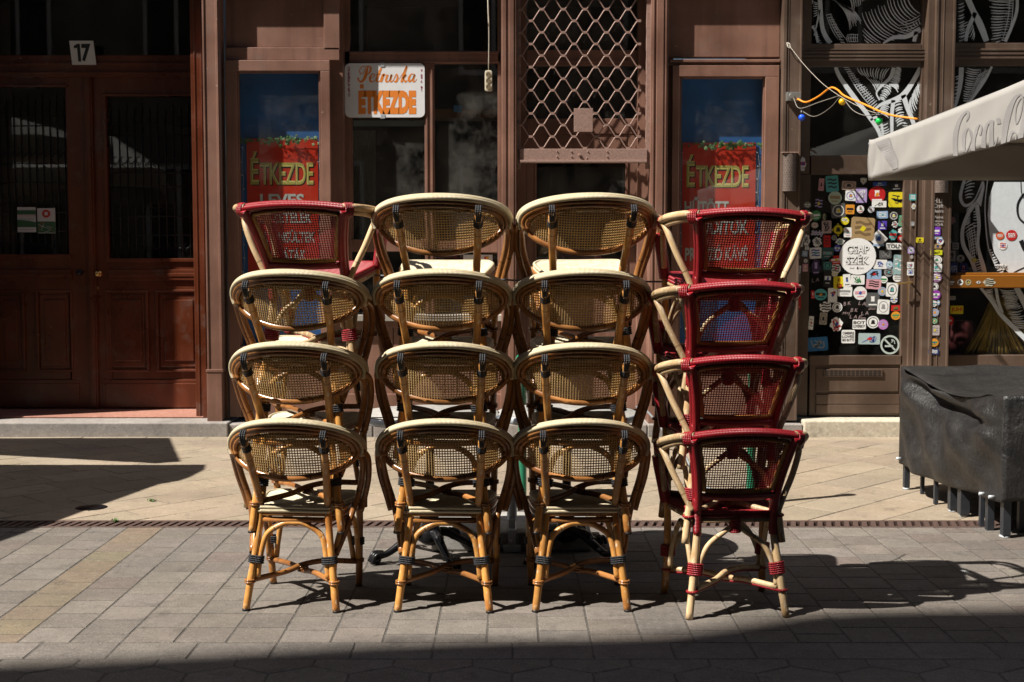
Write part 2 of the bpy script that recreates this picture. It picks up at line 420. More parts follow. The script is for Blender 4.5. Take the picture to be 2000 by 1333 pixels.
for j in range(-1, 22):
    yc = 4.685 - .0 - j * .25
    for i in range(-22, 23):
        cx = i * hs + (hs / 2 if j % 2 else 0)
        hx = [(cx - hs / 2, yc - .085), (cx, yc - .165), (cx + hs / 2, yc - .085), (cx + hs / 2, yc + .085), (cx, yc + .165), (cx - hs / 2, yc + .085)]
        hx = clip(hx, 1, 4.685, 1)
        if len(hx) >= 3 and yc > -2.3: tile(pv, hx, .003, .004, 0, tint(.84, 1.1, .01))
tag(pv.build('street_paving', M['pav']), kind='structure')
sl = MB(); c45 = math.cos(R(45))
def rot45(p, q): return ((p - q) * c45, (p + q) * c45)
W, LN = .30, .45
for i in range(-40, 60):
    for j in range(-40, 60):
        p0 = j * LN + (i % 2) * LN * .5 + (i % 3) * .07; q0 = i * W
        pl = [rot45(p0, q0), rot45(p0 + LN, q0), rot45(p0 + LN, q0 + W), rot45(p0, q0 + W)]
        if max(p[1] for p in pl) < YD1 or min(p[1] for p in pl) > 10.36 or min(p[0] for p in pl) > 7 or max(p[0] for p in pl) < -7.5: continue
        pl = clip(clip(pl, 1, YD1, -1), 1, 10.36, 1)
        if len(pl) >= 3: tile(sl, pl, .0034, .002, 0, tint(.86, 1.1, .02))
x = -7.5
while x < 7:
    l = rnd.uniform(.35, .6); tile(sl, [(x, 10.36), (x + l, 10.36), (x + l, 10.56), (x, 10.56)], .002, .003, 0, (1.12, 1.1, 1.05)); x += l
tag(sl.build('pavement', M['slab']), kind='structure')
# drain
dr = empty('drain_grate', (0, 7.1, 0), 0, 'long rusty slotted drain grate between the buff slabs and the grey pavers', 'drain')
fr = MB()
for a, b in ((YD0 - 7.1, YD0 + .025 - 7.1), (YD1 - .025 - 7.1, YD1 - 7.1)): fr.box(-7, 7, a, b, -.05, .002)
fr.build('frame', M['rust'], dr, .002)
bars = MB(); x = -7.0
while x < 7:
    bars.add([(x, -.065, -.02), (x + .028, -.065, -.02), (x + .058, .065, -.02), (x + .03, .065, -.02), (x, -.065, 0), (x + .028, -.065, 0), (x + .058, .065, 0), (x + .03, .065, 0)],
             [(0, 3, 2, 1), (4, 5, 6, 7), (0, 1, 5, 4), (1, 2, 6, 5), (2, 3, 7, 6), (3, 0, 4, 7)]); x += .05
tag(bars.build('bars', M['rust'], dr), kind='stuff')

# manhole, weeds, scraps
mx_, my_ = G(178, 992); mh = MB(); mh.lathe([(.0001, .003), (.085, .003), (.095, .0015), (.1, -.004)], (mx_, my_, 0), 28)
tag(mh.build('valve_cover', M['iron']), 'small round black iron valve cover set in the buff slabs', 'valve cover')
def weed(px, py, r, lab):
    gx, gy = G(px, py); m = MB(); rr = random.Random(px)
    for k in range(34):
        a = rr.uniform(0, 6.28); d = abs(rr.gauss(0, r * .45)); bx, by = gx + math.cos(a) * d, gy + math.sin(a) * d * .5
        h = rr.uniform(.006, .022); t = rr.uniform(0, 6.28); w_ = rr.uniform(.002, .005)
        tip = (bx + math.cos(t) * h, by + math.sin(t) * h, h)
        n = Vector((-math.sin(t), math.cos(t), 0)) * w_
        mid = Vector(((bx + tip[0]) / 2, (by + tip[1]) / 2, h * .75))
        m.add([(bx, by, -.002), mid + n, tip, mid - n], [(0, 1, 2, 3)])
    tag(m.build('weed', flat((.1, .2, .04), .6)), lab, 'weed', 'weeds growing in the paving joints')
weed(157, 853, .05, 'tuft of green weed at the foot of the step before the dark door')
weed(432, 851, .035, 'small weed by the step below the left pilaster')
weed(297, 980, .04, 'flat weed in the slab joint left of the chair stacks')
weed(226, 1020, .03, 'tiny weed beside the drain grate')
weed(484, 992, .04, 'weed in the slab joint behind the leftmost stack of chairs')

m = MB(); a_, b_ = G(1887, 1117); m.add([(a_ - .02, b_, .001), (a_ + .02, b_ + .003, .001), (a_ + .018, b_ + .014, .002), (a_ - .012, b_ + .012, .006), (a_ - .012, b_ + .03, .002), (a_ - .022, b_ + .028, .001)], [(0, 1, 2, 3), (0, 3, 4, 5)])
tag(m.build('paper_scrap', plain('white_paper', (.7, .7, .68), .7)), 'small white paper scrap on the pavers right of the chair shadows', 'litter')
# ================================================================== chairs
def tubes(name, mat, parent, lst, n=10):
    m = MB()
    for pts, r in lst: m.tube(pts, r, n)
    return m.build(name, mat, parent)
def knobby(r, k=3, seed=0):
    q = random.Random(seed); ns = [(i + q.uniform(.3, .7)) / k for i in range(k)]
    return lambda t: r * (1 + .09 * max(0, 1 - min(abs(t - z) for z in ns) / .02)) * (1 + .03 * math.sin(t * 9 + seed))
def wraps(m, p, d, r, n, pitch, tr=.0035):
    """n rings of cord round the direction d starting at p"""
    p = Vector(p); d = Vector(d).normalized(); up = Vector((0, 0, 1)) if abs(d.z) < .9 else Vector((1, 0, 0))
    a = (up - d * up.dot(d)).normalized(); b = d.cross(a)
    for k in range(n):
        c = p + d * pitch * k
        m.tube([c + (a * math.cos(t) * r[0] + b * math.sin(t) * r[1]) for t in [2 * math.pi * i / 12 for i in range(12)]], tr, 6, True, False, sub=1)
def grid_weave(S, us, vs, inside, wr=.34, amp=.0012):
    """woven cane: strips crossing over and under with open holes, S maps (u, v) to a point and its normal"""
    m = MB(); nu, nv = len(us) - 1, len(vs) - 1
    def strip(along_u, fixed, rng, k):
        vsx = []; fs = []
        for t_i, t in enumerate(rng):
            lo, hi = fixed
            for f in (lo, hi):
                p, n = S(t, f) if along_u else S(f, t)
                vsx.append(Vector(p) + Vector(n) * amp * (1 if along_u else -1))
        for i in range(len(rng) - 1):
            mid = (rng[i] + rng[i + 1]) / 2; f = (fixed[0] + fixed[1]) / 2
            if inside(mid, f) if along_u else inside(f, mid): fs.append((2 * i, 2 * i + 1, 2 * i + 3, 2 * i + 2))
        m.add(vsx, fs, 0, None, None, True)
    for j, v in enumerate(vs):
        dv = (vs[1] - vs[0]) * wr; strip(True, (v - dv, v + dv), us, j)
    for i, u in enumerate(us):
        du = (us[1] - us[0]) * wr; strip(False, (u - du, u + du), vs, i)
    return m
def frange(a, b, n): return [a + (b - a) * i / n for i in range(n + 1)]
def seat_mesh(mats, name, parent, hw0, hw1, y0, y1, z, edge_mat, weave_mat, rowp=.011):
    # woven deck, ribbed across, sagging a little
    m = MB(); nx, ny = 24, int((y1 - y0) / rowp * 2); vs = []
    for j in range(ny + 1):
        t = j / ny; y = y0 + (y1 - y0) * t; hw = hw0 + (hw1 - hw0) * t
        if t > .85: hw *= 1 - .12 * ((t - .85) / .15) ** 2
        if t < .08: hw *= 1 - .05 * (1 - t / .08) ** 2
        for i in range(nx + 1):
            u = -1 + 2 * i / nx; sag = -.012 * (1 - u * u) * math.sin(math.pi * t)
            vs.append((u * hw, y, z + sag + (.004 if j % 2 else 0) + (.0006 if i % 2 else 0)))
    fs = [(j * (nx + 1) + i, j * (nx + 1) + i + 1, (j + 1) * (nx + 1) + i + 1, (j + 1) * (nx + 1) + i) for j in range(ny) for i in range(nx)]
    m.add(vs, fs, 0)
    o = m.build(name, weave_mat, parent)
    so_ = o.modifiers.new('thickness', 'SOLIDIFY'); so_.thickness = .006; so_.offset = -1
    e = MB()
    lp = [(-hw0 * .93, y0, z), (0, y0 - .006, z + .002), (hw0 * .93, y0, z), (hw0 + .004, y0 + .03, z), (hw1 * .98, y1 - .1, z), (hw1 * .93, y1 - .02, z), (hw1 * .75, y1 + .004, z), (0, y1 + .018, z - .004), (-hw1 * .75, y1 + .004, z), (-hw1 * .93, y1 - .02, z), (-hw1 * .98, y1 - .1, z), (-hw0 - .004, y0 + .03, z)]
    for dz, gr, rr in ((0, 0, .0085), (-.015, .002, .0085)):
        e.tube([(x * (1 + gr), y, zz + dz) for x, y, zz in lp], rr, 8, True, False, sub=4)
    e.build('seat_edge', edge_mat, o)
    return o
def Sy(x, z): return .004 - .35 * (z - .56) + .155 * (x / .28) ** 2
def chairA(label):
    t = empty('rattan_chair', (0, 0, 0), 0, label, 'chair', 'beige rattan armchairs stacked in columns')
    leg = [(.195, 0, 0), (.18, .022, .12), (.16, .052, .27), (.146, .072, .40), (.147, .06, .47), (.157, -.006, .6), (.165, -.064, .70), (.167, -.086, .742)]
    for i, sx in enumerate((-1, 1)):
        o = tubes('leg', M['cane'], t, [([(x * sx, y, z) for x, y, z in leg], knobby(.0158, 4, i))], 12)
        f = MB(); f.lathe([(.0001, 0), (.0165, 0), (.0165, .007), (.015, .009)], (leg[0][0] * sx, leg[0][1], 0), 14); f.build('foot_cap', M['black'], o)
        fl = [(.198, .445, 0), (.205, .43, .15), (.21, .42, .3), (.208, .415, .415)]
        o = tubes('leg', M['cane'], t, [([(x * sx, y, z) for x, y, z in fl], knobby(.0155, 3, i + 5))], 12)
        f = MB(); f.lathe([(.0001, 0), (.016, 0), (.016, .007), (.015, .009)], (fl[0][0] * sx, fl[0][1], 0), 14); f.build('foot_cap', M['black'], o)
    seat_mesh(None, 'seat', t, .15, .205, .06, .45, .432, M['cream'], M['seatw'])
    fm = []
    for z, g in ((.405, 0), (.378, -.004)):
        fm += [([(-.145 - g, .072, z), (.145 + g, .072, z)], .0125), ([(-.2, .42, z), (.2, .42, z)], .0125)]
        for sx in (-1, 1): fm.append(([(.148 * sx, .072, z), (.19 * sx, .22, z), (.207 * sx, .42, z)], .0125))
    tubes('seat_frame', M['canebr'], t, fm)
    # back: cream outer rim, two chestnut canes inside it, lower arc, woven panel
    def arc(a, zc, b, r0=-14, r1=194, n=18, dy=0, lean=0):
        out = []
        for k in range(n + 1):
            q = R(r0 + (r1 - r0) * k / n); x = a * math.cos(q); z = zc + b * math.sin(q)
            out.append((x, Sy(x, z) + dy, z))
        return out
    rim = MB()
    for a, b, dy in ((.288, .136, -.022), (.292, .1405, -.006), (.293, .141, .010), (.290, .138, .026)):
        rim.tube(arc(a, .682, b, dy=dy), .0105, 9)
    rim.build('top_rim', M['cream'], t)
    tubes('back_frame', M['canebr'], t, [(arc(.273, .679, .122, -13, 193, dy=-.018), .0105), (arc(.257, .677, .107, -12, 192, dy=-.012), .0105),
        ([(x, y, z) for x, y, z in arc(.262, .667, -.1, 2, 178)], lambda q: .0145), (arc(.243, .672, .088, 0, 180, dy=.012), .009)])
    n = 60; ar = [0]; xs = frange(-.25, .25, 400)
    for i in range(400): ar.append(ar[-1] + math.hypot(xs[i + 1] - xs[i], Sy(xs[i + 1], .6) - Sy(xs[i], .6)))
    def x_of(u):
        lo, hi = 0, 400
        while hi - lo > 1:
            md = (lo + hi) // 2
            if ar[md] < u: lo = md
            else: hi = md
        return xs[lo] + (xs[hi] - xs[lo]) * (u - ar[lo]) / max(ar[hi] - ar[lo], 1e-9)
    def S(u, v):
        x = x_of(min(max(u, 0), ar[-1] - 1e-6)); nx = -2 * .15 * x / .28 ** 2
        return (x, Sy(x, v) - .004, v), Vector((nx, 1, .25)).normalized()
    def ins(u, v):
        x = x_of(min(max(u, 0), ar[-1] - 1e-6))
        return (x / .25) ** 2 + ((v - .668) / (.106 if v > .668 else .105)) ** 2 < 1
    nU = round(ar[-1] / .0114); nV = round(.204 / .0112)
    w_ = grid_weave(S, frange(0, ar[-1], nU), frange(.566, .77, nV), ins, .175, .0007)
    o = w_.build('back_weave', M['weave'], t); sf = o.modifiers.new('thickness', 'SOLIDIFY'); sf.thickness = .0020; sf.offset = 0
    # arms
    for sx in (-1, 1):
        A1 = [(.286, .11, .672), (.297, .18, .63), (.290, .225, .54), (.268, .25, .45), (.25, .25, .385)]
        A2 = [(.264, .1, .665), (.275, .165, .62), (.264, .205, .53), (.236, .215, .43), (.208, .16, .33), (.182, .06, .235)]
        tubes('arm', M['canebr'], t, [([(x * sx, y, z) for x, y, z in A1], .0145), ([(x * sx, y, z) for x, y, z in A2], .0135)], 11)
    # hoops
    hp = lambda w0, w1, z0, z1, y0, y1: [(-w0, y0, z0), (-w0 * .93, y0 + (y1 - y0) * .3, z0 + (z1 - z0) * .4), (-w1, y0 + (y1 - y0) * .75, z0 + (z1 - z0) * .78), (-w1 * .42, y1, z1 - .006), (0, y1, z1), (w1 * .42, y1, z1 - .006), (w1, y0 + (y1 - y0) * .75, z0 + (z1 - z0) * .78), (w0 * .93, y0 + (y1 - y0) * .3, z0 + (z1 - z0) * .4), (w0, y0, z0)]
    tubes('leg_hoop', M['cane'], t, [(hp(.153, .118, .135, .365, .035, .072), .0125)])
    tubes('leg_hoop', M['cane'], t, [(hp(.178, .14, .13, .355, .425, .405), .0125)])
    for sx in (-1, 1):
        tubes('leg_hoop', M['cane'], t, [([(.172 * sx, .05, .14), (.178 * sx, .08, .26), (.19 * sx, .15, .34), (.197 * sx, .23, .362), (.203 * sx, .31, .34), (.206 * sx, .37, .26), (.205 * sx, .40, .14)], .012)])
    tubes('cross_stretcher', M['canebr'], t, [([(-.17, .034, .125), (-.06, .15, .133), (0, .212, .15), (.08, .29, .15), (.19, .42, .118)], .0125), ([(.17, .034, .125), (.06, .15, .133), (0, .208, .126), (-.08, .29, .133), (-.19, .42, .118)], .0125)])
    for sx in (-1, 1):
        b = MB(); wraps(b, (.160 * sx, .037, .2), (-.11 * sx, .15, 1), (.032, .0185), 4, .0085, .0042); b.build('binding', M['blackcord'], t)
        b = MB(); wraps(b, (.196 * sx, .425, .2), (.03 * sx, -.06, 1), (.031, .0185), 4, .0085, .0042); b.build('binding', M['blackcord'], t)
        b = MB()
        wraps(b, (.163 * sx, -.058, .694), (.1 * sx, -.52, 1), (.0172, .0172), 4, .0078, .0038)
        for k in (-1, 0, 1): b.tube([(.1665 * sx + k * .0065, -.086, .715), (.168 * sx + k * .009, -.106, .752), (.168 * sx + k * .009, -.104, .770), (.168 * sx + k * .009, -.085, .782)], .0045, 6, sub=3)
        b.build('binding', M['blackcord'], t)
        for y, x in ((.022, .182), (.43, .203)): b = MB(); wraps(b, (x * sx, y, .118), (0, 0, 1), (.020, .020), 2, .009, .005); b.build('lashing', M['canebr'], t)
    b = MB(); wraps(b, (0, .21, .125), (0, 0, 1), (.022, .022), 3, .01, .004)
    b.build('lashing', M['canebr'], t)
    return t
def Ry(x, z): return .017 - .42 * (z - .5) + .7 * x * x
def chairB(label):
    t = empty('rattan_chair', (0, 0, 0), 0, label, 'chair', 'red and natural rattan armchairs stacked in columns')
    lg = [(.205, 0, 0), (.186, .022, .15), (.168, .05, .3), (.162, .06, .40), (.163, .045, .5)]
    up = [(.163, .055, .44), (.166, .028, .52), (.180, -.015, .62), (.197, -.05, .70), (.213, -.078, .765)]
    for i, sx in enumerate((-1, 1)):
        o = tubes('leg', M['canepale'], t, [([(x * sx, y, z) for x, y, z in lg], knobby(.0165, 3, i + 9))], 12)
        fl = [(.222, .42, 0), (.215, .4, .15), (.215, .395, .35), (.222, .39, .45)]
        o = tubes('leg', M['cane'], t, [([(x * sx, y, z) for x, y, z in fl], knobby(.0165, 3, i + 3))], 12)
    seat_mesh(None, 'seat', t, .155, .215, .06, .44, .432, M['redcord'], M['weaver'])
    fm = [([(-.15, .062, .402), (.15, .062, .402)], .0125), ([(-.2, .4, .402), (.2, .4, .402)], .0125)]
    for sx in (-1, 1): fm.append(([(.16 * sx, .06, .402), (.19 * sx, .22, .402), (.212 * sx, .4, .402)], .0125))
    tubes('seat_frame', M['canepale'], t, fm)
    rl = lambda z, hw, arch, dy=0, n=6: [(hw * (-1 + 2 * k / n), Ry(hw * (-1 + 2 * k / n), z) + dy, z + arch * (1 - (-1 + 2 * k / n) ** 2)) for k in range(n + 1)]
    red = [(rl(.768, .222, .022, -.012), .0135), (rl(.762, .222, .022, .012), .0135), (rl(.776, .224, .022, 0), .011), (rl(.513, .152, -.004, -.008), .0115), (rl(.503, .15, -.004, .006), .0105)]
    for sx in (-1, 1):
        red += [([(x * sx, y - .004, z) for x, y, z in up], .0165), ([((x + .011) * sx, y + .012, z) for x, y, z in up], .0125), ([(.162 * sx, .057, .34), (.162 * sx, .058, .44), (.164 * sx, .038, .5)], lambda q: .0195)]
    tubes('back_frame', M['redcord'], t, red)
    inn = [(rl(.742, .188, .02, .004), .0105), (rl(.533, .138, -.004, .004), .0105)]
    for sx in (-1, 1): inn.append(([(.143 * sx, Ry(.143, .53), .535), (.155 * sx, Ry(.155, .6), .6), (.172 * sx, Ry(.172, .68), .68), (.189 * sx, Ry(.189, .745), .745)], .011))
    tubes('inner_frame', M['cane'], t, inn)
    def S(u, v): return (u, Ry(u, v) + .002, v), Vector((-1.4 * u, 1, .3)).normalized()
    def ins(u, v):
        q = (v - .535) / .21; return abs(u) < .14 + .047 * q and v > .533 and v < .745 + .02 * (1 - (u / .19) ** 2)
    w_ = grid_weave(S, frange(-.19, .19, 37), frange(.532, .768, 23), ins, .165, .0007)
    o = w_.build('back_weave', M['weaver'], t); sf = o.modifiers.new('thickness', 'SOLIDIFY'); sf.thickness = .0016; sf.offset = 0
    for sx in (-1, 1):
        A = [(.205, -.075, .775), (.262, -.03, .765), (.298, .09, .735), (.305, .19, .705), (.292, .28, .70), (.275, .35, .68), (.262, .385, .6), (.24, .395, .5), (.225, .392, .44)]
        B = [(.205, -.065, .752), (.255, -.02, .742), (.285, .09, .712), (.290, .18, .682), (.278, .26, .675), (.262, .325, .65), (.25, .355, .57), (.236, .37, .47)]
        C_ = [(.298, .16, .70), (.285, .12, .665), (.25, .09, .58), (.21, .07, .50), (.182, .055, .44)]
        o = tubes('arm', M['canepale'], t, [([(x * sx, y, z) for x, y, z in P], r) for P, r in ((A, .0155), (B, .0125), (C_, .0135))], 11)
        rw = MB(); rw.tube([(x * sx, y, z) for x, y, z in [(.266, .378, .625), (.258, .382, .58), (.24, .388, .5), (.224, .392, .42)]], .0255, 12); rw.build('wrapping', M['redcord'], o)
        for P in (A[0],): rw = MB(); wraps(rw, (P[0] * sx + .008 * sx, P[1] + .004, P[2] - .012), (.057 * sx, .05, -.01), (.027, .02), 5, .008, .0045)
        rw.build('wrapping', M['redcord'], o); rw = MB(); wraps(rw, (.297 * sx, .165, .70), (0, 1, 0), (.026, .024), 2, .009, .005)
        rw.build('wrapping', M['redcord'], o)
    g = lambda w_, z0, z1, y0, y1: [(-w_, y0, z0), (-w_ * .97, y0 + .006, z0 + .06), (-w_ * .72, (y0 + y1) / 2, z0 + (z1 - z0) * .66), (-w_ * .3, y1, z1 - .028), (-.012, y1, z1)]
    for a in ((.17, .13, .375, .03, .06), (.2, .13, .37, .39, .385)):
        P = g(*a); tubes('leg_hoop', M['canepale'], t, [(P, .0115), ([(-x, y, z) for x, y, z in P], .0115)])
    for sx in (-1, 1):
        P = [(.178 * sx, .05, .13), (.182 * sx, .07, .2), (.19 * sx, .12, .31), (.195 * sx, .19, .37)]; Q = [(.208 * sx, .37, .13), (.207 * sx, .355, .2), (.2 * sx, .29, .31), (.196 * sx, .215, .37)]
        tubes('leg_hoop', M['canepale'], t, [(P, .0115), (Q, .0115)])
    X1 = [(-.175, .022, .122), (-.06, .14, .13), (0, .2, .148), (.08, .28, .145), (.2, .4, .115)]; X2 = [(.175, .022, .122), (.06, .14, .13), (0, .2, .122), (-.08, .28, .13), (-.2, .4, .115)]
    tubes('cross_stretcher', M['canepale'], t, [(X1, .0125), (X2, .0125)])
    b = MB()
    for P in (X1, X2): b.tube([(x, y - .006, z - .013) for x, y, z in P], .0055, 7)
    b.build('stretcher_cord', M['redcord'], t)
    for sx in (-1, 1):
        b = MB(); wraps(b, (.176 * sx, .03, .18), (-.12 * sx, .16, 1), (.031, .0195), 6, .0085, .0045); b.build('binding', M['redcord'], t)
        b = MB(); wraps(b, (.213 * sx, .392, .18), (0, -.03, 1), (.031, .0195), 6, .0085, .0045); b.build('binding', M['redcord'], t)
        for y, x in ((.017, .19), (.405, .216)): b = MB(); wraps(b, (x * sx, y, .113), (0, 0, 1), (.021, .021), 1, .009, .0055); b.build('lashing', M['redcord'], t)
    for yy_, n_k in ((.062, 7), (.39, 6)): b = MB(); wraps(b, (0, yy_, .352), (0, 0, 1), (.022, .02), n_k, .0085, .0048); b.build('binding', M['redcord'], t)
    return t
A0 = chairA('x'); B0 = chairB('x')
rows = ['bottom', 'second-lowest', 'third-lowest', 'top']
names = ['leftmost stack', 'second stack from the left', 'third stack from the left', 'rightmost stack']
#        column: rear-foot px, py, [per row: kind, centre px, rotation deg, dz]
cols = [((568.5, 1194.5), [('A', 565, -5, 0), ('A', 574, -6, .0), ('A', 574, -6, 0), ('B', 594, -8, .006)]),
        ((866.5, 1196), [('A', 864, -1.5, 0), ('A', 862, -1.5, 0), ('A', 858, -1, 0), ('A', 860, -1.5, .006)]),
        ((1136, 1195), [('A', 1141, 1, 0), ('A', 1143, 1, -.004), ('A', 1143, 1, 0), ('A', 1155, 2.5, .01)]),
        ((1441, 1208), [('B', 1441, 5, 0), ('B', 1435, 5, 0), ('B', 1428, 5.5, 0), ('B', 1436, 5.5, 0)])]
usedA = usedB = False
for ci, ((fpx, fpy), rowsd) in enumerate(cols):
    gx, gy = G(fpx, fpy); sc_ = gy / FPX
    for ri, (kd, cpx, rz, dz) in enumerate(rowsd):
        src = A0 if kd == 'A' else B0
        if kd == 'A': o = src if not usedA else copy_tree(src); usedA = True
        else: o = src if not usedB else copy_tree(src); usedB = True
        X = gx + (cpx - rowsd[0][1]) * sc_ * .98; redc = ci == 3; jj = random.Random(ci * 7 + ri); tl = (3.4 * ri if redc else (0, 4, 8, 12)[ri]) + (jj.uniform(-.5, .5) if ri else 0)
        o.location = (X, gy + ((0, .05, .11, .15)[ri] if redc else (0, .05, .125, .17)[ri]) + (.05 if kd == 'B' and not redc else 0), ((0, .306, .612, .918)[ri] if redc else (0, .325, .635, .955)[ri]) + dz * .5); o.rotation_euler = (R(tl), R([0, -.5, .5, .25][(ri + ci) % 4] if ri else 0), R(rz + (jj.uniform(-.9, .9) if ri else 0)))
        kdn = 'beige rattan armchair with oval back' if kd == 'A' else 'red-wrapped rattan armchair'
        o['label'] = f'{kdn}, {rows[ri]} of the {names[ci]}' + (' on three beige ones' if (ci == 0 and kd == 'B') else '')
# steel cable threaded through the top row
cb = MB(); cb.tube([(-.76, 5.95, 1.43), (-.60, 5.78, 1.412), (-.2, 5.66, 1.405), (.05, 5.62, 1.392), (.4, 5.64, 1.388), (.78, 5.72, 1.385), (.95, 5.9, 1.38)], .0042, 8)
tag(cb.build('security_cable', plain('grey_cable', (.07, .07, .075), .5)), 'thin dark steel cable threaded between the top chairs', 'cable')

# ================================================================== things behind the chairs
def bistro_table(cx, cy, rz, lab):
    t = empty('bistro_table', (cx, cy, 0), rz, lab, 'table', 'bistro tables behind the chair stacks')
    b = MB(); b.lathe([(.0001, .69), (.08, .69), (.085, .675), (.03, .66), (.024, .6), (.034, .58), (.022, .56), (.022, .3), (.036, .27), (.05, .23), (.036, .19), (.055, .14), (.07, .1), (.03, .07), (.0001, .07)], (0, 0, 0), 20)
    b.build('column', M['iron'], t)
    for k in range(4):
        a = k * math.pi / 2 + .3; c, s_ = math.cos(a), math.sin(a); m = MB()
        m.tube([(c * r, s_ * r, z) for r, z in ((.03, .13), (.09, .125), (.16, .085), (.22, .05), (.27, .035))], lambda q: .026 - .011 * q, 10)
        m.ball((c * .285, s_ * .285, .026), .027, 10, 0, .95)
        for w2 in (-.3, 0, .3): m.tube([(math.cos(a + w2 * .4) * .24, math.sin(a + w2 * .4) * .24, .05), (math.cos(a + w2 * .3) * .29, math.sin(a + w2 * .3) * .29, .052), (math.cos(a + w2 * .25) * .315, math.sin(a + w2 * .25) * .315, .012)], .009, 7)
        m.tube([(c * .1, s_ * .1, .14), (c * .15, s_ * .15, .12), (c * .14, s_ * .14, .09), (c * .11, s_ * .11, .1)], .011, 8)
        m.build('claw_foot', M['iron'], t)
    m = MB(); m.lathe([(.0001, .69), (.34, .69), (.352, .696), (.355, .708), (.352, .722), (.345, .728), (.0001, .728)], (0, 0, 0), 48)
    m.build('tabletop', stone('marble_top', (.3, .29, .27), (.42, .4, .37), 8), t, 0)
    m = MB(); m.lathe([(.352, .694), (.358, .696), (.358, .724), (.352, .727)], (0, 0, 0), 48); m.build('rim_band', M['steel'], t)
    return t
bistro_table(G(838, 1100)[0], 6.28, .15, 'round bistro table with black claw-foot base behind the second stack')
bistro_table(G(1108, 1095)[0], 6.33, .6, 'round bistro table with black claw-foot base behind the third stack')
m = MB(); m.lathe([(.0001, 0), (.04, 0), (.045, .03), (.04, .032), (.034, .008), (.0001, .008)], (.20, 6.2, .7285), 24)
tag(m.build('ashtray', glass('tumbler_glass', (.8, .85, .9), .15)), 'small clear glass ashtray on the right bistro table', 'ashtray')
m = MB(); m.lathe([(.0001, 0), (.028, 0), (.032, .09), (.029, .09), (.025, .006), (.0001, .006)], (.1, 6.36, .7285), 24)
tag(m.build('tumbler', glass('clear_glass', (.85, .9, .92), .12)), 'clear drinking glass on the right bistro table', 'glass')

pb = empty('parasol_stand', (0, 6.55, 0), 0, 'concrete parasol base blocks holding a galvanised steel socket tube', 'parasol base')
def slabm(x0, x1, y0, y1, h, nm='concrete_block'):
    m = MB(); m.box(x0, x1, y0 - 6.55, y1 - 6.55, .002, h); m.build(nm, M['concrete'], pb, .012, 3)
slabm(-.41, -.015, 6.42, 6.86, .1); slabm(.02, .405, 6.42, 6.86, .1); slabm(-.1, .3, 6.9, 7.0, .09); slabm(-.4, .36, 7.25, 7.62, .06)
m = MB(); m.tube([(.0, -.06, .15), (.0, -.06, .368)], .0255, 20, caps=False, sub=1); m.tube([(.0, -.06, .15), (.0, -.06, .368)], .0225, 20, caps=False, sub=1)
m.build('socket_tube', M['steel'], pb)
m = MB(); m.box(-.018, .018, -.1, -.03, .1025, .16); m.box(-.02, .02, -.15, -.145, .04, .115); m.box(-.045, .045, -.152, -.146, .002, .04)
m.box(-.018, .018, -.145, -.08, .108, .115); m.lathe([(.0001, .012), (.008, .012), (.008, 0)], (0, -.16, .06), 6); m.build('bracket', M['steel'], pb, .002)
def bollard(px, py, h, lab):
    gx, gy = G(px, py); t = empty('bollard', (gx, gy, 0), 0, lab, 'bollard', 'green bollards along the pavement')
    m = MB(); m.lathe([(.06, 0), (.06, .008), (.034, .014), (.026, .05), (.026, h - .12), (.034, h - .11), (.034, h - .095), (.024, h - .085), (.02, h - .07)], (0, 0, 0), 20); m.build('post', M['green'], t)
    m = MB(); m.ball((0, 0, h - .035), .042, 16); m.lathe([(.02, h - .085), (.036, h - .082), (.036, h - .074), (.02, h - .07)], (0, 0, 0), 20); m.build('ball', M['green'], t)
bollard(1020, 988, .915, 'green bollard with a ball top seen between the two middle stacks')
bollard(1466, 985, .93, 'green bollard seen through the red woven backs of the rightmost stack')
m = MB(); m.tube([(.5, 7.4, .9), (.62, 8.2, .6), (.78, 8.9, .12), (.95, 9.2, .01), (1.2, 9.3, .008)], .006, 8)
m = MB(); P = [(fx(1243, 9.8, 790), 9.8, fz(795, 9.8)), (fx(1265, 9.6, 800), 9.6, fz(805, 9.6)), (fx(1290, 9, 840), 9, fz(835, 9)), (1.13, 8.4, .2), (1.25, 8.1, .02), (1.6, 8.0, .008)]
m.tube(P, .009, 8); tag(m.build('hose', plain('grey_hose', (.2, .21, .22), .4)), 'grey hose sagging down between the third and the rightmost stack', 'hose')

# ================================================================== step
fd = MB(); xm = fx(445, 10.56, 840)
fd.box(-7.5, xm, 10.56, 11.0, -.1, .118); fd.build('kerb_step', M['step'], None, .012, 3)
tag(bpy.data.objects['kerb_step'], kind='structure')
m = MB(); xs = [xm + .004]
while xs[-1] < 1.95: xs.append(xs[-1] + rnd.uniform(.55, .8))
for a, b in zip(xs[:-1], xs[1:]): m.box(a, b - .006, 10.585, 10.95, -.1, .10 + rnd.uniform(-.003, .003))
tag(m.build('plinth_course', M['step'], None, .01, 3), kind='structure')
m = MB(); m.box(xs[-1], 7.5, 10.56, 11.0, -.1, .135)
tag(m.build('limestone_step', M['lime'], None, .014, 3), kind='structure')
m = MB(); m.box(-7.5, fx(400, 10.9, 815), 10.86, 11.6, .119, fz(799, 11.4))
tag(m.build('threshold', M['redstep'], None, .01, 3), kind='structure')

# ================================================================== building 1
bA = empty('eatery_building', (0, 0, 0), 0, 'mauve-brown wooden eatery front with the dark double street door at its left', 'building')
def part(name, mat, lst, parent=bA, bevel=.004, D=.06):
    m = MB()
    for q in lst:
        m.fb(*q[:5], D=q[5] if len(q) > 5 else D, ref=q[6] if len(q) > 6 else None)
    return m.build(name, mat, parent, bevel)
P = M['paint']; PT = 250
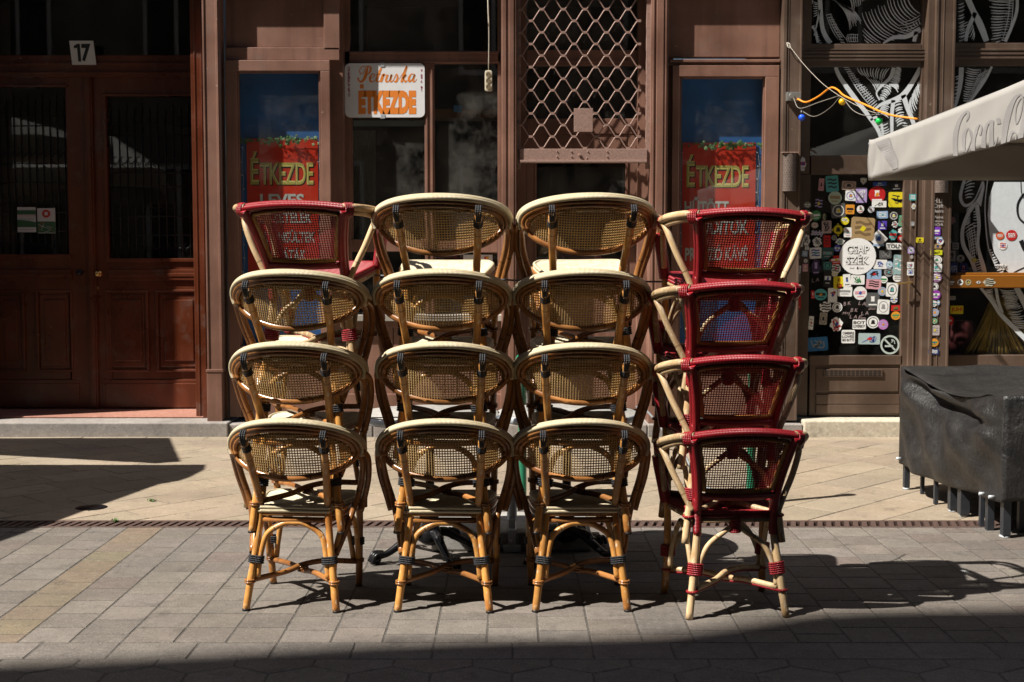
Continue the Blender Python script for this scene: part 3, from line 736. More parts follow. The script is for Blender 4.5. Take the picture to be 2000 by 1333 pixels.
# pilasters
part('pilaster', P, [(400, 432, -80, 727, 10.68, .3, 400), (400, 404, -80, 727, 10.672, .01, 400), (425, 432, -80, 727, 10.668, .014, 400), (428, 430, -80, 727, 10.663, .014, 400)])
part('pilaster_plinth', P, [(404, 434, 727, 829, 10.655, .3), (402, 436, 722, 728, 10.65, .3)])
part('pilaster', P, [(979, 1010, -80, 815, 10.69, .32, 200), (981, 989, -80, 815, 10.682, .01, 200), (994, 1004, -80, 815, 10.678, .014, 200), (1005, 1008, -80, 815, 10.684, .01, 200)])
part('pilaster', P, [(1271, 1305, -80, 815, 10.69, .32, 200), (1274, 1278, -80, 815, 10.682, .01, 200), (1282, 1296, -80, 815, 10.678, .014, 200), (1298, 1302, -80, 815, 10.684, .01, 200)])
part('pilaster_plinth', P, [(1266, 1304, 725, 848, 10.66, .35)])
part('pilaster_plinth', P, [(978, 1006, 725, 848, 10.66, .35)])
# boards around bay A
part('wall_board', P, [(432, 440, -80, 830, 10.80, .2, 300), (645, 670, -80, 830, 10.80, .25, 150)])
part('upper_panel', P, [(440, 634, -80, 93, 10.80, .1), (632, 663, -80, 98, 10.765, .1), (440, 663, 93, 118, 10.765, .1)])
def show_case(x0, x1, xi0, xi1, y0, yi0, yi1, y1, ref, name='display_window'):
    w_ = part(name, P, [(x0, x1, y0, yi0, 10.735, .14, ref), (x0, xi0, yi0, y1, 10.735, .14, ref), (xi1, x1, yi0, y1, 10.735, .14, ref), (xi0, xi1, yi1, yi1 + 14, 10.735, .14, ref)])
    part('bead', P, [(xi0, xi0 + 4, yi0 + 2, yi1, 10.765, .03, ref), (xi1 - 4, xi1, yi0 + 2, yi1, 10.765, .03, ref), (xi0 + 4, xi1 - 4, yi0, yi0 + 4, 10.765, .03, ref)], w_, .002)
    m = MB(); m.fb(xi0, xi1, yi0, yi1, 10.80, .004, ref); m.build('pane', M['glassp'], w_)
    m = MB(); m.fb(xi0 - 6, xi1 + 6, yi0 - 6, yi1 + 8, 10.90, .02, ref); m.build('backing_board', plain('blue_backing', (.015, .13, .40), .6, 0, .2, 4), w_)
    part('lower_panel', P, [(xi0, xi1, yi1 + 14, y1, 10.77, .1, ref)], w_)
    return w_
show_case(441, 645, 463, 627, 118, 139, 677, 815, 250)
show_case(1313, 1521, 1327, 1494, 128, 150, 700, 815, 250)
part('upper_panel', P, [(1305, 1524, -80, 112, 10.795, .1), (1308, 1524, 116, 122, 10.75, .1), (1305, 1526, 122, 129, 10.80, .1)])
part('wall_board', P, [(1305, 1314, -80, 830, 10.81, .2, 300), (1520, 1530, -80, 830, 10.81, .2, 200)])
# poster cards behind the glass
def poster(px0, px1, py0, lines, lab):
    Y = 10.885; m = MB()
    x0, x1 = fx(px0, Y, 400), fx(px1, Y, 400)
    m.box(x0, x1, Y, Y + .004, fz(548, Y), fz(py0, Y), 0)
    for (txt, a, b, t0, t1, big) in lines:
        X0, X1 = fx(a, Y, (t0 + t1) / 2), fx(b, Y, (t0 + t1) / 2); Z0, Z1 = fz(t1, Y), fz(t0, Y)
        if big:
            fr_ = (X1 - X0) * .135; H0 = Z0 + (Z1 - Z0) * .66
            for dx, dz, mi, yy, bo in ((.008, -.008, 1, Y - .001, .03), (0, 0, 2, Y - .002, .02), (0.0, 0, 3, Y - .003, -.008)):
                put_text(m, 'É', X0 + dx, X0 + fr_ + dx, Z0 + dz, Z1 + dz, yy, mi, bo)
                put_text(m, txt[1:], X0 + fr_ * 1.12 + dx, X1 + dx, Z0 + dz, H0 + dz, yy, mi, bo, 0, 0, .95)
        else:
            put_text(m, txt, X0 + .004, X1 + .004, Z0 - .004, Z1 - .004, Y - .001, 1, .03)
            put_text(m, txt, X0, X1, Z0, Z1, Y - .002, 4, .03)
    o = m.build('poster', [plain('red_card', (.62, .035, .012), .4, 0, .12, 3), flat((.01, .008, .008)), flat((.85, .74, .22)), flat((.5, .42, .1)), flat((.6, .6, .57))])
    tag(o, lab, 'poster', 'red menu posters in the display windows')
poster(483, 622, 271, [('ÉTKEZDE', 489, 612, 296, 361, 1), ('LEVES', 508, 594, 379, 404, 0), ('KÉSZÉTELEK', 500, 610, 410, 437, 0), ('FRISSENSÜLTEK', 498, 616, 448, 474, 0), ('SALÁTÁK', 525, 598, 484, 508, 0)], 'red ETKEZDE poster with LEVES under it, in the left display window')
poster(1332, 1475, 279, [('ÉTKEZDE', 1341, 1462, 302, 366, 1), ('HŰTÖTT', 1337, 1423, 385, 418, 0), ('ÜDÍTŐK', 1370, 1462, 420, 458, 0), ('PRESSZÓ KÁVÉ', 1338, 1460, 478, 510, 0)], 'red ETKEZDE poster with HUTOTT UDITOK under it, in the right display window')
# ivy garlands
def ivy(px0, px1, py, lab):
    m = MB(); q = random.Random(px0); Y = 10.865
    x0, x1, z0 = fx(px0, Y, py), fx(px1, Y, py), fz(py, Y); pts = [(x0 + (x1 - x0) * i / 9, Y + q.uniform(-.01, .01), z0 + q.uniform(-.01, .02)) for i in range(10)]
    m.tube(pts, .0022, 5)
    for k in range(90):
        t = min(1, max(0, q.gauss(.55, .27))); bx = x0 + (x1 - x0) * t; bz = z0 + q.gauss(0, .017); s_ = q.uniform(.011, .024); a = q.uniform(0, 6.28); by = Y - q.uniform(0, .04)
        tl = q.uniform(-.6, .6); shape = [(0, 1), (.35, .35), (.9, .3), (.45, -.15), (.5, -.7), (0, -.4), (-.5, -.7), (-.45, -.15), (-.9, .3), (-.35, .35)]
        vs = [(bx + (u * math.cos(a) - v * math.sin(a)) * s_, by + u * tl * s_, bz + (u * math.sin(a) + v * math.cos(a)) * s_) for u, v in shape]
        m.add(vs + [(bx, by - .003, bz)], [(i, (i + 1) % 10, 10) for i in range(10)], 1 if q.random() < .7 else 2)
    tag(m.build('ivy_garland', [flat((.08, .06, .03)), flat((.05, .14, .03), .35), flat((.2, .3, .12), .4)]), lab, 'garland', 'ivy garlands over the posters')
ivy(472, 628, 275, 'leafy ivy garland across the top of the left red poster')
ivy(1330, 1486, 284, 'leafy ivy garland across the top of the right red poster')
def fairy(px, py0, py1, lab):
    m = MB(); q = random.Random(px); Y = 10.87; P_ = []
    for k in range(14): P_.append((fx(px, Y, 400) + q.uniform(-.006, .006), Y, fz(py0 + (py1 - py0) * k / 13, Y)))
    m.tube(P_, .0016, 5, mi=0)
    for p in P_: m.tube([p, (p[0] + q.uniform(-.02, .02), Y - .01, p[2] + q.uniform(.0, .015))], .003, 6, mi=1, sub=1)
    tag(m.build('fairy_lights', [flat((.5, .5, .5)), flat((.8, .8, .8), .2)]), lab, 'fairy lights', 'fairy light strings in the display windows')
fairy(475, 290, 640, 'unlit fairy light string down the left edge of the left poster'); fairy(625, 290, 640, 'unlit fairy light string down the right edge of the left poster')
fairy(1331, 300, 640, 'unlit fairy light string down the left edge of the right poster'); fairy(1481, 300, 640, 'unlit fairy light string down the right edge of the right poster')

# window bay B
wB = part('window', P, [(669, 978, 100, 124, 10.93, .07, 200), (669, 684, -80, 620, 10.93, .07, 200), (829, 848, 124, 620, 10.925, .07, 200), (972, 979, -80, 620, 10.93, .07, 200), (684, 829, 468, 492, 10.935, .05, 300), (848, 972, 470, 494, 10.935, .05, 300)])
part('bead', P, [(684, 688, 124, 468, 10.955, .02, 200), (832, 835, 130, 610, 10.915, .02, 250), (842, 845, 130, 610, 10.915, .02, 250), (684, 975, 120, 123, 10.92, .02, 200), (684, 975, 102, 105, 10.92, .02, 200)], wB, .0015)
m = MB(); m.fb(684, 975, -80, 618, 10.975, .004, 300); m.build('pane', M['glassb'], wB)
part('sill', paint('pale_sill', (.42, .38, .33)), [(664, 985, 616, 628, 10.72, .28, 620)], wB)
ap = MB(); x = 668
while x < 982:
    ap.fb(x, min(x + 24, 982), 632, 815, 10.79, .05, 700); x += 25.2
ap.fb(664, 986, 628, 640, 10.765, .08, 630); ap.fb(664, 986, 770, 815, 10.76, .08, 790)
ap.build('wainscot', P, bA, .004)
# gate bay C : door set back, sliding grille in front
dC = part('door', P, [(1010, 1028, -80, 800, 10.98, .08, 250), (1246, 1272, -80, 800, 10.90, .16, 250), (1028, 1246, 98, 128, 10.97, .08, 200), (1028, 1246, 232, 262, 10.98, .08, 250), (1028, 1044, 262, 800, 10.985, .06, 400), (1226, 1246, 262, 800, 10.985, .06, 400), (1044, 1226, 262, 312, 10.99, .05, 280), (1044, 1226, 560, 800, 10.99, .05, 600)])
part('bead', P, [(1044, 1048, 314, 560, 10.975, .02, 400), (1221, 1226, 314, 560, 10.975, .02, 400), (1044, 1226, 310, 315, 10.975, .02, 300), (1050, 1225, 118, 122, 10.955, .02, 200)], dC, .0015)
m = MB(); m.fb(1028, 1246, -80, 560, 11.03, .004, 250); m.build('pane', M['glassb'], dC)
# sliding grille
gr = empty('security_grille', (0, 0, 0), 0, 'brown scissor-link iron security grille half lowered over the middle doorway', 'grille')
Yg = 10.745; gm = MB(); kn = MB(); dx_, dz_ = 42.2, 22.6
def gp(px, py, dy=0): a, b = F(px, py, Yg); return (a, Yg + dy, b)
rws = [(i, 290 - i * dz_) for i in range(0, 19)]
for i, py in rws:
    off = 21.1 if i % 2 else 0
    for k in range(-1, 7):
        nx_ = 1058 - dx_ + k * dx_ - off + (0 if i % 2 else 0)
        if 1014 < nx_ < 1266:
            c = gp(nx_, py); kn.box(c[0] - .017, c[0] + .017, Yg - .012, Yg + .014, c[2] - .01, c[2] + .01)
        for sg in (-1, 1):
            a, b = (nx_, py), (nx_ + sg * 21.1, py - dz_)
            if min(a[0], b[0]) < 1012 or max(a[0], b[0]) > 1268: continue
            q = lambda t, e: (a[0] + (b[0] - a[0]) * t, a[1] + (b[1] - a[1]) * e)
            gm.tube([gp(*q(0, 0), sg * .006), gp(*q(.16, .03), sg * .006), gp(*q(.34, .26), sg * .006), gp(*q(.66, .74), sg * .006), gp(*q(.84, .97), sg * .006), gp(*q(1, 1), sg * .006)], .0055, 7, sub=2)
gm.add(kn.v, kn.f); gm.build('lattice', M['gridiron'], gr)
m = MB(); m.fb(1015, 1264, 291, 316, 10.715, .05, 300); m.fb(1016, 1264, 313, 318, 10.70, .08, 300)
for px, py in ((1088, 296), (1088, 306), (1116, 296), (1116, 306), (1148, 296), (1186, 306), (1146, 309), (1186, 296)):
    a, b = F(px, py, 10.712); m.ball((a, 10.712, b), .006, 6)
a, b = F(1132, 303, 10.71); m.tube([(a, 10.72, b), (a, 10.70, b)], .012, 12, sub=1)
m.build('bottom_bar', M['gridiron'], gr, .003)
m = MB(); m.fb(1121, 1158, 212, 258, 10.705, .012, 235); m.build('lock_plate', M['gridiron'], gr, .002)
m = MB(); m.fb(1262, 1271, -80, 330, 10.74, .05, 200); m.build('guide_rail', M['gridiron'], gr, .002); m = MB(); m.fb(1010, 1017, -80, 330, 10.76, .03, 200); m.build('guide_rail', M['gridiron'], gr, .002)
# interiors
def room(x0, x1, y0, y1, z1, nm='interior_wall', parent=bA, mat='room'):
    m = MB(); m.box(x0, x1, y1, y1 + .05, 0, z1); m.box(x0 - .05, x0, y0, y1 + .05, 0, z1); m.box(x1, x1 + .05, y0, y1 + .05, 0, z1); m.box(x0 - .05, x1 + .05, y0, y1, -.05, .05); m.box(x0 - .05, x1 + .05, y0, y1 + .05, z1, z1 + .05)
    m.build(nm, M[mat], parent)
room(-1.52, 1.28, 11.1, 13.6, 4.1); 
m = MB(); m.fb(672, 986, 214, 231, 11.9, .25, 220); o = m.build('shelf_plank', M['wood']); tag(o, 'brown wooden plank shelf seen inside through the right window pane', 'shelf')
m = MB(); m.fb(886, 902, 206, 219, 11.88, .1, 212); o = m.build('box', flat((.05, .35, .75))); tag(o, 'small bright blue box lying on the plank shelf inside the window', 'box')
m = MB(); nn = 90; Yc = 11.25; x0, x1 = fx(688, Yc), fx(735, Yc); vs = []
for i in range(nn + 1):
    xx = x0 + (x1 - x0) * i / nn; yy = Yc + .015 * math.sin(i * .95)
    vs += [(xx, yy, fz(470, Yc)), (xx, yy, fz(255, Yc))]
m.add(vs, [(2 * i, 2 * i + 2, 2 * i + 3, 2 * i + 1) for i in range(nn)], 0, None, None, True)
o = m.build('curtain', plain('grey_brown_curtain', (.3, .25, .19), .8)); tag(o, 'narrow pleated grey-brown curtain inside the left window pane', 'curtain')
m = MB(); m.fb(690, 830, 236, 247, 10.985, .004, 240); o = m.build('tape_strip', flat((.3, .29, .25))); tag(o, 'grey strip of tape across the pane under the enamel sign', 'tape')
m = MB(); m.fb(905, 962, 498, 520, 10.968, .003, 510); put_text(m, 'CARD', fx(945, 10.96, 513), fx(957, 10.96, 513), fz(515, 10.96), fz(511, 10.96), 10.9665, 1)
for k, c in ((0, 2), (1, 3)): m.tube([(fx(948 + 4 * k, 10.96, 504), 10.9665 - .001 * k, fz(504, 10.96)), (fx(948 + 4 * k, 10.96, 504), 10.968, fz(504, 10.96))], .012, 14, sub=1, mi=c)
o = m.build('card_sticker', [flat((.7, .72, .74)), flat((.1, .1, .2)), flat((.6, .03, .02)), flat((.8, .4, .02))]); tag(o, 'white payment card notice with red and orange dots on the window behind the second stack', 'sticker')

# enamel sign
sg = empty('enamel_sign', (0, 0, 0), 0, 'white enamel Petruska ETKEZDE sign with orange lettering over the left window', 'sign')
Ys = 10.905; a0, b1 = F(673, 124, Ys); a1, b0 = F(830, 230, Ys); rr_ = .045; pl = []
for cx_, cz_, q0 in ((a1 - rr_, b1 - rr_, 0), (a0 + rr_, b1 - rr_, 90), (a0 + rr_, b0 + rr_, 180), (a1 - rr_, b0 + rr_, 270)):
    pl += [(cx_ + rr_ * math.cos(R(q0 + t * 18)), cz_ + rr_ * math.sin(R(q0 + t * 18))) for t in range(6)]
m = MB(); m.prism(pl, Ys, Ys + .004); m.build('plate', M['white'], sg, .0015)
m = MB(); X = lambda p: a0 + (a1 - a0) * (p - 132) / 1620; Z = lambda p: b1 - (b1 - b0) * (p - 135) / 1085
YY = Ys - .0012
put_text(m, 'ÉTKEZDE'.replace('É', 'E'), X(405), X(1575), Z(1150), Z(680), YY, 0, .07, 0, 0, 1.0); m.add([(X(440), YY, Z(640)), (X(515), YY, Z(640)), (X(515), YY, Z(555)), (X(440), YY, Z(555))], [(0, 1, 2, 3)], 0)
# script word, brush strokes
def sw(lst):
    for s_ in lst: stroke(m, [(X(p), Z(q), w_ * (a1 - a0) / 1620) for p, q, w_ in s_], YY, 0)
sw([[(400, 420, 40), (420, 490, 30), (480, 500, 45), (540, 420, 60), (580, 290, 50), (600, 210, 20)],
    [(440, 350, 12), (500, 340, 14), (550, 260, 14), (540, 200, 14), (480, 210, 14), (430, 290, 16), (460, 350, 14)], [(560, 200, 16), (640, 205, 30), (660, 260, 40), (620, 340, 28), (560, 370, 12)],
    [(640, 440, 12), (720, 410, 14), (730, 360, 18), (690, 355, 22), (645, 420, 40), (650, 490, 40), (700, 505, 22), (760, 470, 12)],
    [(870, 230, 40), (820, 350, 45), (780, 460, 50), (800, 505, 30), (850, 480, 12)], [(760, 355, 14), (860, 350, 14)],
    [(850, 470, 10), (890, 370, 20), (920, 360, 30), (885, 450, 45), (860, 510, 45)], [(905, 390, 20), (950, 350, 40)],
    [(1000, 360, 40), (965, 470, 40), (985, 505, 30), (1040, 470, 15), (1080, 360, 30)], [(1080, 360, 40), (1050, 480, 40), (1080, 505, 20), (1110, 470, 10)],
    [(1110, 480, 10), (1180, 350, 20), (1200, 430, 40), (1170, 500, 40), (1120, 490, 20)],
    [(1230, 450, 8), (1370, 240, 14), (1385, 200, 40), (1330, 360, 48), (1280, 515, 48)], [(1300, 440, 12), (1370, 360, 30), (1345, 410, 20), (1320, 430, 20)], [(1320, 430, 20), (1355, 500, 40), (1400, 480, 12)],
    [(1545, 360, 20), (1480, 350, 20), (1430, 430, 45), (1440, 500, 40), (1500, 450, 14), (1550, 360, 30), (1510, 480, 42), (1550, 500, 16), (1590, 450, 10)]])
m.build('lettering', flat((.75, .22, .03)), sg)
m = MB()
for k, ch in enumerate('ÜZEMELTETŐ'): put_text(m, ch, X(195), X(240), Z(270 + k * 59), Z(215 + k * 59 - (18 if ch in 'ÜŐ' else 0)), YY, 0, .03)
for ch, zz in (('S', 275), ('É', 375), ('S', 425), ('F.', 505), ('B', 615), ('T.', 675)): put_text(m, ch, X(1670), X(1708), Z(zz + 22), Z(zz - 22), YY, 0, .03)
m.build('small_lettering', flat((.28, .01, .07)), sg)
m = MB(); m.fb(743, 751, 123, 131, Ys - .004, .02, 127); m.fb(743, 752, 224, 232, Ys - .004, .02, 228); m.build('clip', M['steel'], sg, .001)

# hanging socket strip
so_ = empty('power_strip', (0, 0, 0), 0, 'cream three-socket power strip hanging on its cord over the window', 'power strip')
Yp = 10.72; m = MB(); a, b = F(954, 158, Yp); hw, hh = .03, .085
pl = [(a - hw, b - hh + .01), (a - hw + .008, b - hh), (a + hw - .008, b - hh), (a + hw, b - hh + .01), (a + hw, b + hh - .012), (a + hw - .01, b + hh), (a - hw + .01, b + hh), (a - hw, b + hh - .012)]
m.prism(pl, Yp, Yp + .035); m.build('housing', plain('yellowed_plastic', (.62, .56, .42), .35), so_, .004)
for k in (-1, 0, 1):
    m = MB(); c = (a, Yp - .0005, b + k * .05)
    m.tube([(c[0], Yp - .004, c[2]), (c[0], Yp + .004, c[2])], .021, 20, sub=1, caps=False); m.tube([(c[0], Yp - .002, c[2]), (c[0], Yp + .004, c[2])], .0195, 20, sub=1, mi=1)
    for s_ in (-1, 1): m.tube([(c[0] + s_ * .008, Yp - .003, c[2]), (c[0] + s_ * .008, Yp, c[2])], .003, 8, sub=1, mi=2)
    m.build('socket', [flat((.55, .45, .3)), flat((.2, .15, .09)), flat((.01, .01, .01))], so_)
m = MB(); m.tube([(a, Yp + .015, b + hh), (a + .004, Yp + .012, b + .4), (a - .006, Yp + .01, b + .75), (a, Yp + .02, 4.2)], .0035, 7); m.tube([(a + .004, Yp + .01, b + .45), (a - .002, Yp + .006, b + .6), (a - .005, Yp + .012, b + .75)], .006, 7)
m.build('cord', flat((.55, .5, .4)), so_)

# ---- portal with the double street door
PD = M['paintdk']; Yd = 11.4
part('door_frame', PD, [(378, 400, -80, 818, 10.87, .53, 500), (384, 387, -80, 818, 10.864, .01, 500)], D=.5)
part('transom', PD, [(-120, 380, 108, 150, 11.34, .12, 130), (-120, 380, 122, 128, 11.325, .05, 130), (-120, 380, 140, 145, 11.32, .05, 130)])
m = MB(); m.fb(-120, 380, -90, 108, 11.44, .01, 50); m.build('transom_pane', M['glass'], bA)
def leaf(lf, x0, x1, g0, g1, panels, low, zt, gy0, gy1, lab):
    d = part('door', PD, [(x0, g0, 150, 797, Yd, .06, 500), (g1, x1, 150, 797, Yd, .06, 500), (g0, g1, 150, gy0, Yd, .06, 500), (g0, g1, gy1, 570, Yd, .06, 500), (g0, g1, 570, 797, Yd + .015, .045, 600)], bA, .003)
    d['label'] = lab
    part('moulding', PD, [(g0 - 8, g1 + 4, gy0 - 5, gy0, Yd - .018, .03, 500), (g0 - 8, g1 + 4, gy1, gy1 + 7, Yd - .018, .03, 500), (g0 - 8, g0 - 1, gy0, gy1, Yd - .018, .03, 500), (g0 - 3, g1 + 4, 527, 548, Yd - .02, .03, 500), (g0 - 3, g1 + 4, 534, 541, Yd - .026, .03, 500)], d, .004)
    for a, b in panels:
        o = part('panel', PD, [(a, b, 566, 571, Yd - .008, .03, 640), (a, b, 722, 727, Yd - .008, .03, 640), (a, a + 5, 571, 722, Yd - .008, .03, 640), (b - 5, b, 571, 722, Yd - .008, .03, 640), (a + 8, b - 8, 576, 717, Yd + .008, .02, 640), (a + 17, b - 14, 586, 706, Yd - .004, .02, 640)], d, .006)
    part('kick_panel', PD, [(low[0], low[1], 742, 795, Yd - .006, .03, 770), (low[0] + 5, low[1], 749, 797, Yd - .012, .03, 770)], d, .006)
    m = MB(); m.fb(g0, g1, gy0, gy1, Yd + .03, .005, 400); m.build('pane', M['glass'], d)
    # wrought iron behind the glass
    w_ = MB(); Yi = Yd + .018; n = max(3, int((g1 - g0) / 15))
    pt = lambda px, py: (fx(px, Yi, 400), Yi, fz(py, Yi))
    for k in range(n + 1):
        px = g0 + 6 + (g1 - g0 - 12) * k / n; top = gy0 + (22 if k % 2 else 12)
        w_.tube([pt(px, gy1), pt(px, top + 12)], .0045, 6, sub=1)
        w_.tube([pt(px, top + 14), pt(px, top + 7), pt(px, top)], lambda q: .011 * (1 - q) + .001, 6)
        if k < n:
            mx = px + (g1 - g0 - 12) / n / 2
            for cy, r in ((gy0 + 42, 4.5), (gy0 + 125, 6), (gy1 - 105, 6.5), (gy1 - 25, 5)):
                w_.tube([pt(mx + r * math.cos(t), cy + r * math.sin(t)) for t in [i * .7 for i in range(8)]], .0032, 5, sub=2)
                w_.tube([pt(mx + r * .5 * math.cos(t + 1), cy + 9 + r * .5 * math.sin(t + 1)) for t in [i * .9 for i in range(7)]], .003, 5, sub=2)
    for cy in (gy0 + 58, gy0 + 76, gy0 + 150, gy1 - 140, gy1 - 82, gy1 - 45): w_.tube([pt(g0, cy), pt(g1, cy)], .005, 6, sub=1)
    w_.build('ironwork', M['iron'], d)
    return d
dL = leaf('l', -110, 172, -60, 135, [(70, 142), (-10, 48)], (-100, 155), 0, 170, 497, 'left leaf of the dark red-brown double street door, with two leaflets on its glass')
dR = leaf('r', 184, 400, 214, 392, [(206, 290), (304, 392)], (200, 398), 0, 188, 505, 'right leaf of the dark red-brown double street door, with a round brass knob')
part('meeting_strip', PD, [(170, 186, 150, 797, Yd - .03, .05, 500), (174, 182, 150, 797, Yd - .042, .02, 500)])
a, b = F(193, 535, Yd); m = MB()
prof = [(.0001, -.062), (.018, -.060), (.024, -.05), (.024, -.042), (.014, -.03), (.010, -.012), (.026, -.008), (.028, 0)]
vs = []; fs = []
for r_, y_ in prof: vs += [(a + r_ * math.cos(t * .3927), Yd + y_, b + r_ * math.sin(t * .3927)) for t in range(16)]
for i in range(len(prof) - 1): fs += [(i * 16 + k, (i + 1) * 16 + k, (i + 1) * 16 + (k + 1) % 16, i * 16 + (k + 1) % 16) for k in range(16)]
m.add(vs, fs, 0, None, None, True); m.build('knob', M['brass'], dR)
a2, b2 = F(157, 533, Yd); m = MB(); m.add([(x - a + a2, y, z - b + b2) for x, y, z in vs], fs, 0, None, None, True); m.build('knob', M['iron'], dL)
m = MB(); c = F(190, 563, Yd); m.tube([(c[0], Yd - .004, c[1]), (c[0], Yd + .01, c[1])], .014, 14, sub=1); m.build('keyhole_plate', M['brass'], dR)
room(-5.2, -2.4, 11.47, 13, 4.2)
# leaflets on the glass of the left leaf
def leaflet(px0, px1, py0, py1, kind, lab):
    Y = Yd - .004; m = MB(); m.fb(px0, px1, py0, py1, Y, .002, 430); x0, x1, z1, z0 = fx(px0, Y, 430), fx(px1, Y, 430), fz(py0, Y), fz(py1, Y)
    A = lambda u: x0 + (x1 - x0) * u; B = lambda v: z0 + (z1 - z0) * v; y = Y - .001
    def rc(u0, u1, v0, v1, mi): m.add([(A(u0), y, B(v0)), (A(u1), y, B(v0)), (A(u1), y, B(v1)), (A(u0), y, B(v1))], [(0, 1, 2, 3)], mi)
    if kind == 0:
        rc(0, 1, .7, .88, 1); rc(.05, 1, .64, .66, 2); m.add([(A(0), y, B(.2)), (A(1), y, B(.2)), (A(1), y, B(.4)), (A(.6), y, B(.46)), (A(0), y, B(.5))], [(0, 1, 2, 3, 4)], 1)
        for k in range(3): rc(.08, .9, .56 - k * .035, .57 - k * .035, 3)
        rc(.08, .85, .1, .115, 3)
    else:
        m.add([(A(.5) + .036 * math.cos(t * .45) * (1 + .08 * (t % 2)), y, B(.78) + .036 * math.sin(t * .45)) for t in range(14)], [tuple(range(14))], 2); m.add([(A(.5) + s1 * .014, y - .0008, B(.78) + s2 * .014) for s1, s2 in ((-1, -1), (1, -1), (1, 1), (-1, 1))], [(0, 1, 2, 3)], 0)
        rc(0, 1, .02, .47, 1)
        q = random.Random(3)
        for k in range(9): stroke(m, [(A(q.random() * .9), B(.04 + .4 * q.random()), .003), (A(q.random() * .9), B(.04 + .4 * q.random()), .003)], y - .0006, q.choice([0, 2, 0]))
    tag(m.build('leaflet', [flat((.6, .58, .6)), flat((.04, .12, .06)), flat((.5, .03, .02)), flat((.2, .2, .2))]), lab, 'leaflet', 'leaflets taped inside the street door')
leaflet(34, 70, 405, 454, 0, 'white and green striped leaflet on the left street door glass')
leaflet(73, 108, 407, 456, 1, 'white leaflet with red round stamp over a green street map')
# house number
Yn = 11.31; m = MB(); q = lambda px, py: F(px, py, Yn)
pl = [q(135, 80), q(182, 80), q(188, 127), q(141, 127)]; m.prism(pl, Yn, Yn + .004); m.build('house_number', M['white'], None, .001)
hn = bpy.data.objects['house_number']; m2 = MB()
m2.add([(F(a, b, Yn)[0], Yn - .0012, F(a, b, Yn)[1]) for a, b in ((151, 86), (156, 86), (159, 121), (153, 121), (150.5, 94), (144.5, 95), (144, 90))], [(0, 3, 2, 1) if 0 else (0, 1, 2, 3, 4), (0, 4, 5, 6)]); put_text(m2, '7', fx(159, Yn, 100), fx(177, Yn, 100), fz(121, Yn), fz(86, Yn), Yn - .0012, 0, .05)
m2.build('digits', flat((.01, .01, .01)), hn); tag(hn, 'white house number 17 plate over the dark street door', 'house number')

# upper wall, fascia cornice above the frame
m = MB(); m.box(-45, fx(1528, 10.7, 0), 10.62, 11.5, fz(-78, 10.7), 20); m.box(-45, -7.5, 10.62, 11.5, 0, fz(-78, 10.7)); m.build('upper_wall', M['facade'], bA)
zc = fz(20, 10.795) + 2.94 * (10.795 - 10.56)
m = MB(); m.box(-7.5, fx(1526, 10.7, 0), 10.56, 10.70, zc, zc + .25)
q = random.Random(5)
for px in (500, 535, 1395, 1500, 1700, 1770):
    a = fx(px, 10.6, 0); m.box(a - .30, a - .12, 10.565, 10.60, zc - .06, zc + .01)
m.build('cornice', P, bA, .01)
m = MB(); m.box(-7.5, -4.75, 10.6, 11.6, .1, 4.2); m.build('portal_wall', M['plaster'], bA)

# ================================================================== building 2: the bar
bB = empty('bar_building', (0, 0, 0), 0, 'umber-brown bar shopfront with sticker-covered glass door and etched drawing on its windows', 'building')
PB = M['paintbar']
def pB(name, lst, parent=bB, bevel=.004): return part(name, PB, lst, parent, bevel)
pB('pilaster', [(1530, 1566, -80, 822, 10.66, .3, 100), (1530, 1537, -80, 822, 10.65, .012, 100), (1563, 1567, -80, 822, 10.65, .012, 100), (1540, 1541.5, -80, 822, 10.655, .01, 100)])
pB('pilaster', [(1827, 1866, -80, 722, 10.66, .3, 100), (1827, 1833, -80, 722, 10.65, .012, 100), (1861, 1866, -80, 722, 10.65, .012, 100), (1842, 1844, -80, 722, 10.655, .01, 100), (1812, 1827, -80, 722, 10.69, .1, 100)])
part('pilaster_base', M['lime'], [(1790, 1848, 722, 735, 10.63, .3, 725), (1795, 1845, 735, 822, 10.645, .3, 760)], bB)
fwin = pB('window', [(1566, 1584, -80, 340, 10.785, .08, 150), (1800, 1815, -80, 340, 10.785, .08, 150), (1584, 1800, 86, 130, 10.785, .08, 110), (1584, 1800, 304, 341, 10.785, .08, 320)])
part('bead', PB, [(1567, 1815, 101, 105, 10.765, .03, 110), (1567, 1815, 108, 112, 10.765, .03, 110), (1567, 1815, 115, 119, 10.765, .03, 110), (1567, 1815, 96, 98, 10.77, .03, 110)], fwin, .002)
m = MB(); m.fb(1584, 1800, -80, 86, 10.83, .004, 50); m.fb(1584, 1800, 130, 304, 10.83, .004, 200); m.build('pane', M['glass'], fwin)
rwin = pB('window', [(1864, 2160, 84, 128, 10.785, .08, 105), (1860, 1868, -80, 84, 10.785, .08, 50)]); pB('window_sill', [(1843, 2160, 694, 716, 10.785, .08, 700)])
part('bead', PB, [(1866, 2160, 95, 99, 10.765, .03, 110), (1866, 2160, 103, 107, 10.765, .03, 110), (1866, 2160, 111, 115, 10.765, .03, 110)], rwin, .002)
m = MB(); m.fb(1866, 2160, -80, 84, 10.83, .004, 50); m.fb(1843, 2160, 128, 694, 10.83, .004, 500); m.build('pane', M['glass'], rwin)
pB('lower_panel', [(1843, 2160, 716, 822, 10.80, .08, 760), (1860, 2160, 735, 740, 10.785, .03, 740)])
